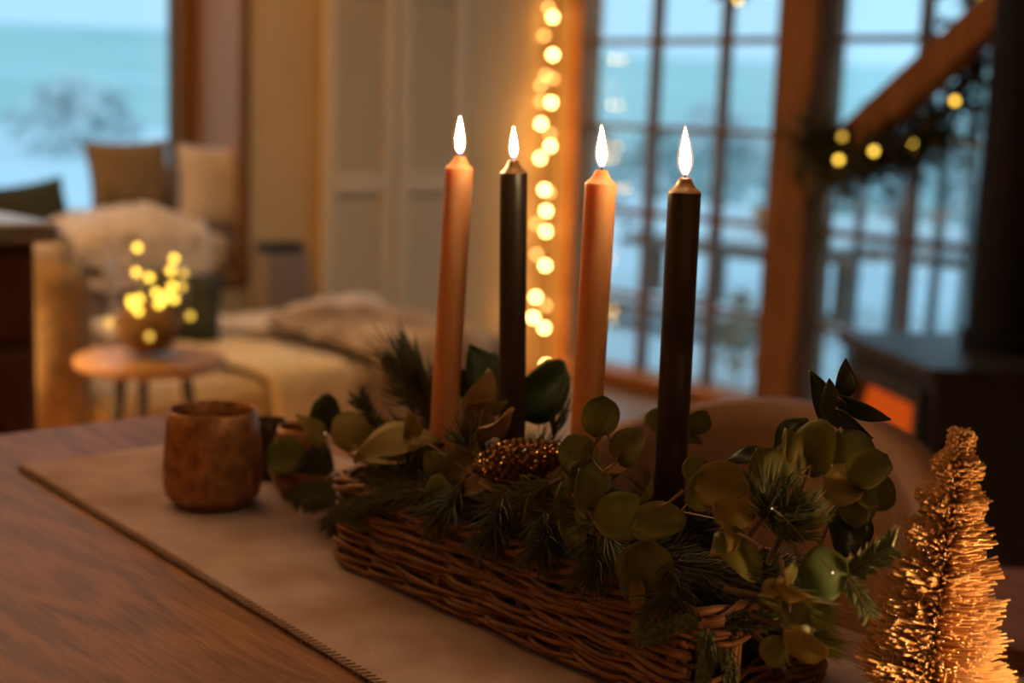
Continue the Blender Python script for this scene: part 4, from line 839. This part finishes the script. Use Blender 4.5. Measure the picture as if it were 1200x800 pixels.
for k, (q0, q1, q2, lab) in enumerate((((540, 570), (525, 595), (508, 604), 'dark pine spray drooping over the rim below the first peach candle'), ((590, 580), (580, 610), (574, 628), 'dark pine spray drooping over the rim below the first black candle'),
        ((640, 600), (640, 630), (634, 648), 'dark pine spray drooping over the rim below the pinecone'), ((700, 620), (700, 655), (693, 674), 'dark pine spray drooping over the rim below the second peach candle'), ((790, 650), (790, 690), (775, 715), 'dark pine spray drooping over the rim below the second black candle'))):
    pine(lab, [(*q0, 0.012), (*q1, 0.0), (*q2, -0.004)], 0.642, 150, 52, 0.8, 50 + k, 'needle_dark', 0.0, 0.0006)
JU = 'juniper_sprig'
pine('feathery juniper tuft over the basket front corner', [(820, 725), (790, 732), (760, 745)], 0.640, 260, 24, 0.7, 31, 'needle', 0.0, 0.0008, JU, curl=1.5)
pine('feathery juniper tuft lying on the basket rim by the corner', [(850, 735), (870, 728), (905, 728)], 0.650, 260, 24, 0.8, 32, 'needle', 0.0, 0.0008, JU, curl=1.5)
pine('feathery juniper tuft hanging over the basket corner', [(828, 735), (828, 765), (824, 800)], 0.630, 260, 20, 0.7, 33, 'needle', 0.0, 0.0008, JU, curl=1.5)
pine('juniper tuft peeking through the open basket end', [(850, 760), (855, 785), (858, 805)], 0.66, 160, 18, 0.8, 34, 'needle', 0.0, 0.0006, JU, curl=1.5)
rf = random.Random(42)
for k in range(26):
    x = BX0 + 0.03 + (BX1 - BX0 - 0.06) * (k + 0.5) / 26; y = BY0 + 0.015 + rf.random() * (BY1 - BY0 - 0.03); z = Z0 + 0.055 + rf.uniform(0, 0.02)
    a = rf.uniform(0, 2 * PI); L = rf.uniform(0.05, 0.08); e = Vector((x + L * math.cos(a), y + 0.7 * L * math.sin(a), z + rf.uniform(0.0, 0.028)))
    e.x = min(max(e.x, BX0 - 0.02), BX1 + 0.01); e.y = min(max(e.y, BY0 - 0.012), BY1 + 0.02)
    t = thing('pine_sprig', 'dark pine sprig at the foot of the ' + min((abs(x - cx_), nm_) for cx_, nm_ in ((-0.895, 'peach candle by the votives'), (-0.817, 'black candle between the peach ones'), (-0.726, 'peach candle between the black ones'), (-0.657, 'black candle by the bristle tree')))[1], 'sprig', (x, y, z - 0.004), 'pine filling the basket')
    pth = [Vector((x, y, z)).lerp(e, i / 5) for i in range(6)]
    obj('stem', MB().tube(pth, 0.0016, 5), 'bark', t); stuff(obj('needles', needles(MB(), pth, 260, rf.uniform(0.026, 0.044), 0.7, 0.0006, rf, 0, 0, 0.6), 'needle_dark', t))
# glitter pinecone
pa = PY(563, 548, 0.672); pb = PY(662, 530, 0.690); ax = (pb - pa).normalized(); L = (pb - pa).length
t = thing('pinecone', 'glittering golden pinecone lying between the candles', 'pinecone', (pa + pb) / 2 + Vector((0, 0, -0.015)))
rad = lambda u: 0.0145 * (math.sin(PI * min(1, (u * 0.86 + 0.07)) ** 0.8)) ** 0.7
obj('core', MB().lathe([(rad(i / 12) * 0.7, L * i / 12) for i in range(13)], pa, 14, ax), 'gold_glitter', t, True)
b = MB(); u0 = ax.orthogonal().normalized(); v0 = ax.cross(u0); rp = random.Random(6)
for k in range(230):
    u = (k + 0.5) / 230; a = k * 2.39996; ro = u0 * math.cos(a) + v0 * math.sin(a); p = pa + ax * (L * u) + ro * rad(u)
    ta = ax.cross(ro); s_ = 0.0026 * (0.6 + 0.6 * math.sin(PI * u)); out = (ro * 0.8 - ax * 0.5).normalized(); up2 = out.cross(ta)
    q = [p + ta * s_ - up2 * s_ * 0.5, p + ta * s_ * 0.5 + up2 * s_ * 0.7 + out * s_ * 0.3, p - ta * s_ * 0.5 + up2 * s_ * 0.7 + out * s_ * 0.3, p - ta * s_ - up2 * s_ * 0.5, p + out * s_ * 1.1, p - ro * s_ * 1.2]
    b.add(q, [(0, 1, 4), (1, 2, 4), (2, 3, 4), (3, 0, 4), (0, 1, 5), (1, 2, 5), (2, 3, 5), (3, 0, 5)])
stuff(obj('scales', b, 'gold_glitter', t))
b = MB()
for k in range(800):
    u = rp.random(); a = rp.uniform(0, 2 * PI); ro = u0 * math.cos(a) + v0 * math.sin(a); p = pa + ax * (L * u) + ro * (rad(u) + rp.uniform(0.0005, 0.0026))
    n_ = (ro + Vector((rp.gauss(0, 1), rp.gauss(0, 1), rp.gauss(0, 1))) * 0.6).normalized(); e1 = n_.orthogonal().normalized(); e2 = n_.cross(e1); s_ = rp.uniform(0.0006, 0.0011)
    b.add([p + e1 * s_, p + e2 * s_, p - e1 * s_, p - e2 * s_], [(0, 1, 2, 3)])
stuff(obj('glitter', b, 'glitter_flake', t))
p = PY(571, 639, 0.640); tag(obj('berry', MB().ball(p, 0.0026, 8, (1, 1, 1.4)), 'berry', smooth=True, base=p - Vector((0, 0, 0.003))), 'tiny red berry caught in the pine over the basket front', 'berry')
# wire with micro lights threaded through the greenery
t = thing('micro_light_wire', 'thin wire of tiny warm lights threaded through the greenery', 'string lights', PY(381, 508, 0.69))
ML = [(381, 508, 0.688), (470, 548, 0.69), (560, 585, 0.68), (640, 600, 0.69), (737, 590, 0.70), (860, 610, 0.69), (905, 596, 0.655), (976, 671, 0.655)]
mp_ = [PY(*q) for q in ML]; obj('light_wire', MB().tube(smooth_path(mp_, 5), 0.0004, 4), 'wire', t)
for i in (0, 6, 7): obj('micro_light', MB().ball(mp_[i], 0.0006, 6), 'led', t)

# ============================================================ BRISTLE TREE and its tealight
tt = PD(1128, 503, 0.82); tbx = PD(1088, 800, 0.82); ax = (tt - tbx).normalized(); base = tt - ax * ((tt.z - (TT + 0.004)) / ax.z); TH = (tt - base).length
t = thing('bristle_tree', 'small pale sisal bristle tree on the table beside the basket', 'ornament', base)
obj('wooden_base', MB().lathe([(0, 0), (0.026, 0), (0.027, 0.003), (0.024, 0.016), (0.02, 0.018), (0, 0.018)], base, 28), 'small_table_wood', t)
obj('wire_trunk', MB().tube([base + ax * (0.015 + (TH - 0.02) * i / 8) for i in range(9)], 0.0018, 8), 'wire', t)
b = MB(); rt = random.Random(9); u0 = ax.orthogonal().normalized(); v0 = ax.cross(u0)
for k in range(4200):
    u = rt.random() ** 1.25; z = 0.03 + (TH - 0.032) * u; tier = 0.86 + 0.14 * math.sin(u * 46); rmax = (0.043 * (1 - u) ** 0.82 + 0.007) * tier * rt.uniform(0.75, 1.05)
    a = rt.uniform(0, 2 * PI); ro = u0 * math.cos(a) + v0 * math.sin(a); p0 = base + ax * z; rise = 0.30 + 0.15 * rt.random()
    p1 = p0 + ro * rmax * 0.55 + ax * rmax * rise * 0.6; p2 = p0 + ro * rmax + ax * rmax * rise
    b.tube([p0, p1, p2], [0.0007, 0.0009, 0.0008], 3)
stuff(obj('bristles', b, 'bristle', t))
tp = Vector((-0.335, 0.712, TT + 0.0055))
t = thing('pillar_candle', 'lit cream pillar candle standing beside the bristle tree', 'candle', tp)
obj('wax', MB().lathe([(0, 0), (0.024, 0), (0.025, 0.002), (0.025, 0.066), (0.0235, 0.068), (0.019, 0.064), (0, 0.063)], tp, 32), mat('cream_wax', (0.75, 0.58, 0.36), 0.45, sss=0.4), t, True)
obj('wick', MB().tube([tp + Vector((0, 0, 0.062)), tp + Vector((0.0005, 0, 0.071))], 0.0009, 6), 'wick', t)
obj('flame', MB().lathe([(x * 0.0042, 0.069 + z * 0.028) for x, z in [(0.1, 0), (0.7, 0.13), (1, 0.33), (0.7, 0.62), (0.2, 0.92), (0.03, 1)]], tp, 12), 'flame', t, True)
lamp('candle_glow', tp + Vector((0, 0, 0.085)), 1.35, (1.0, 0.48, 0.15), 0.006, t)
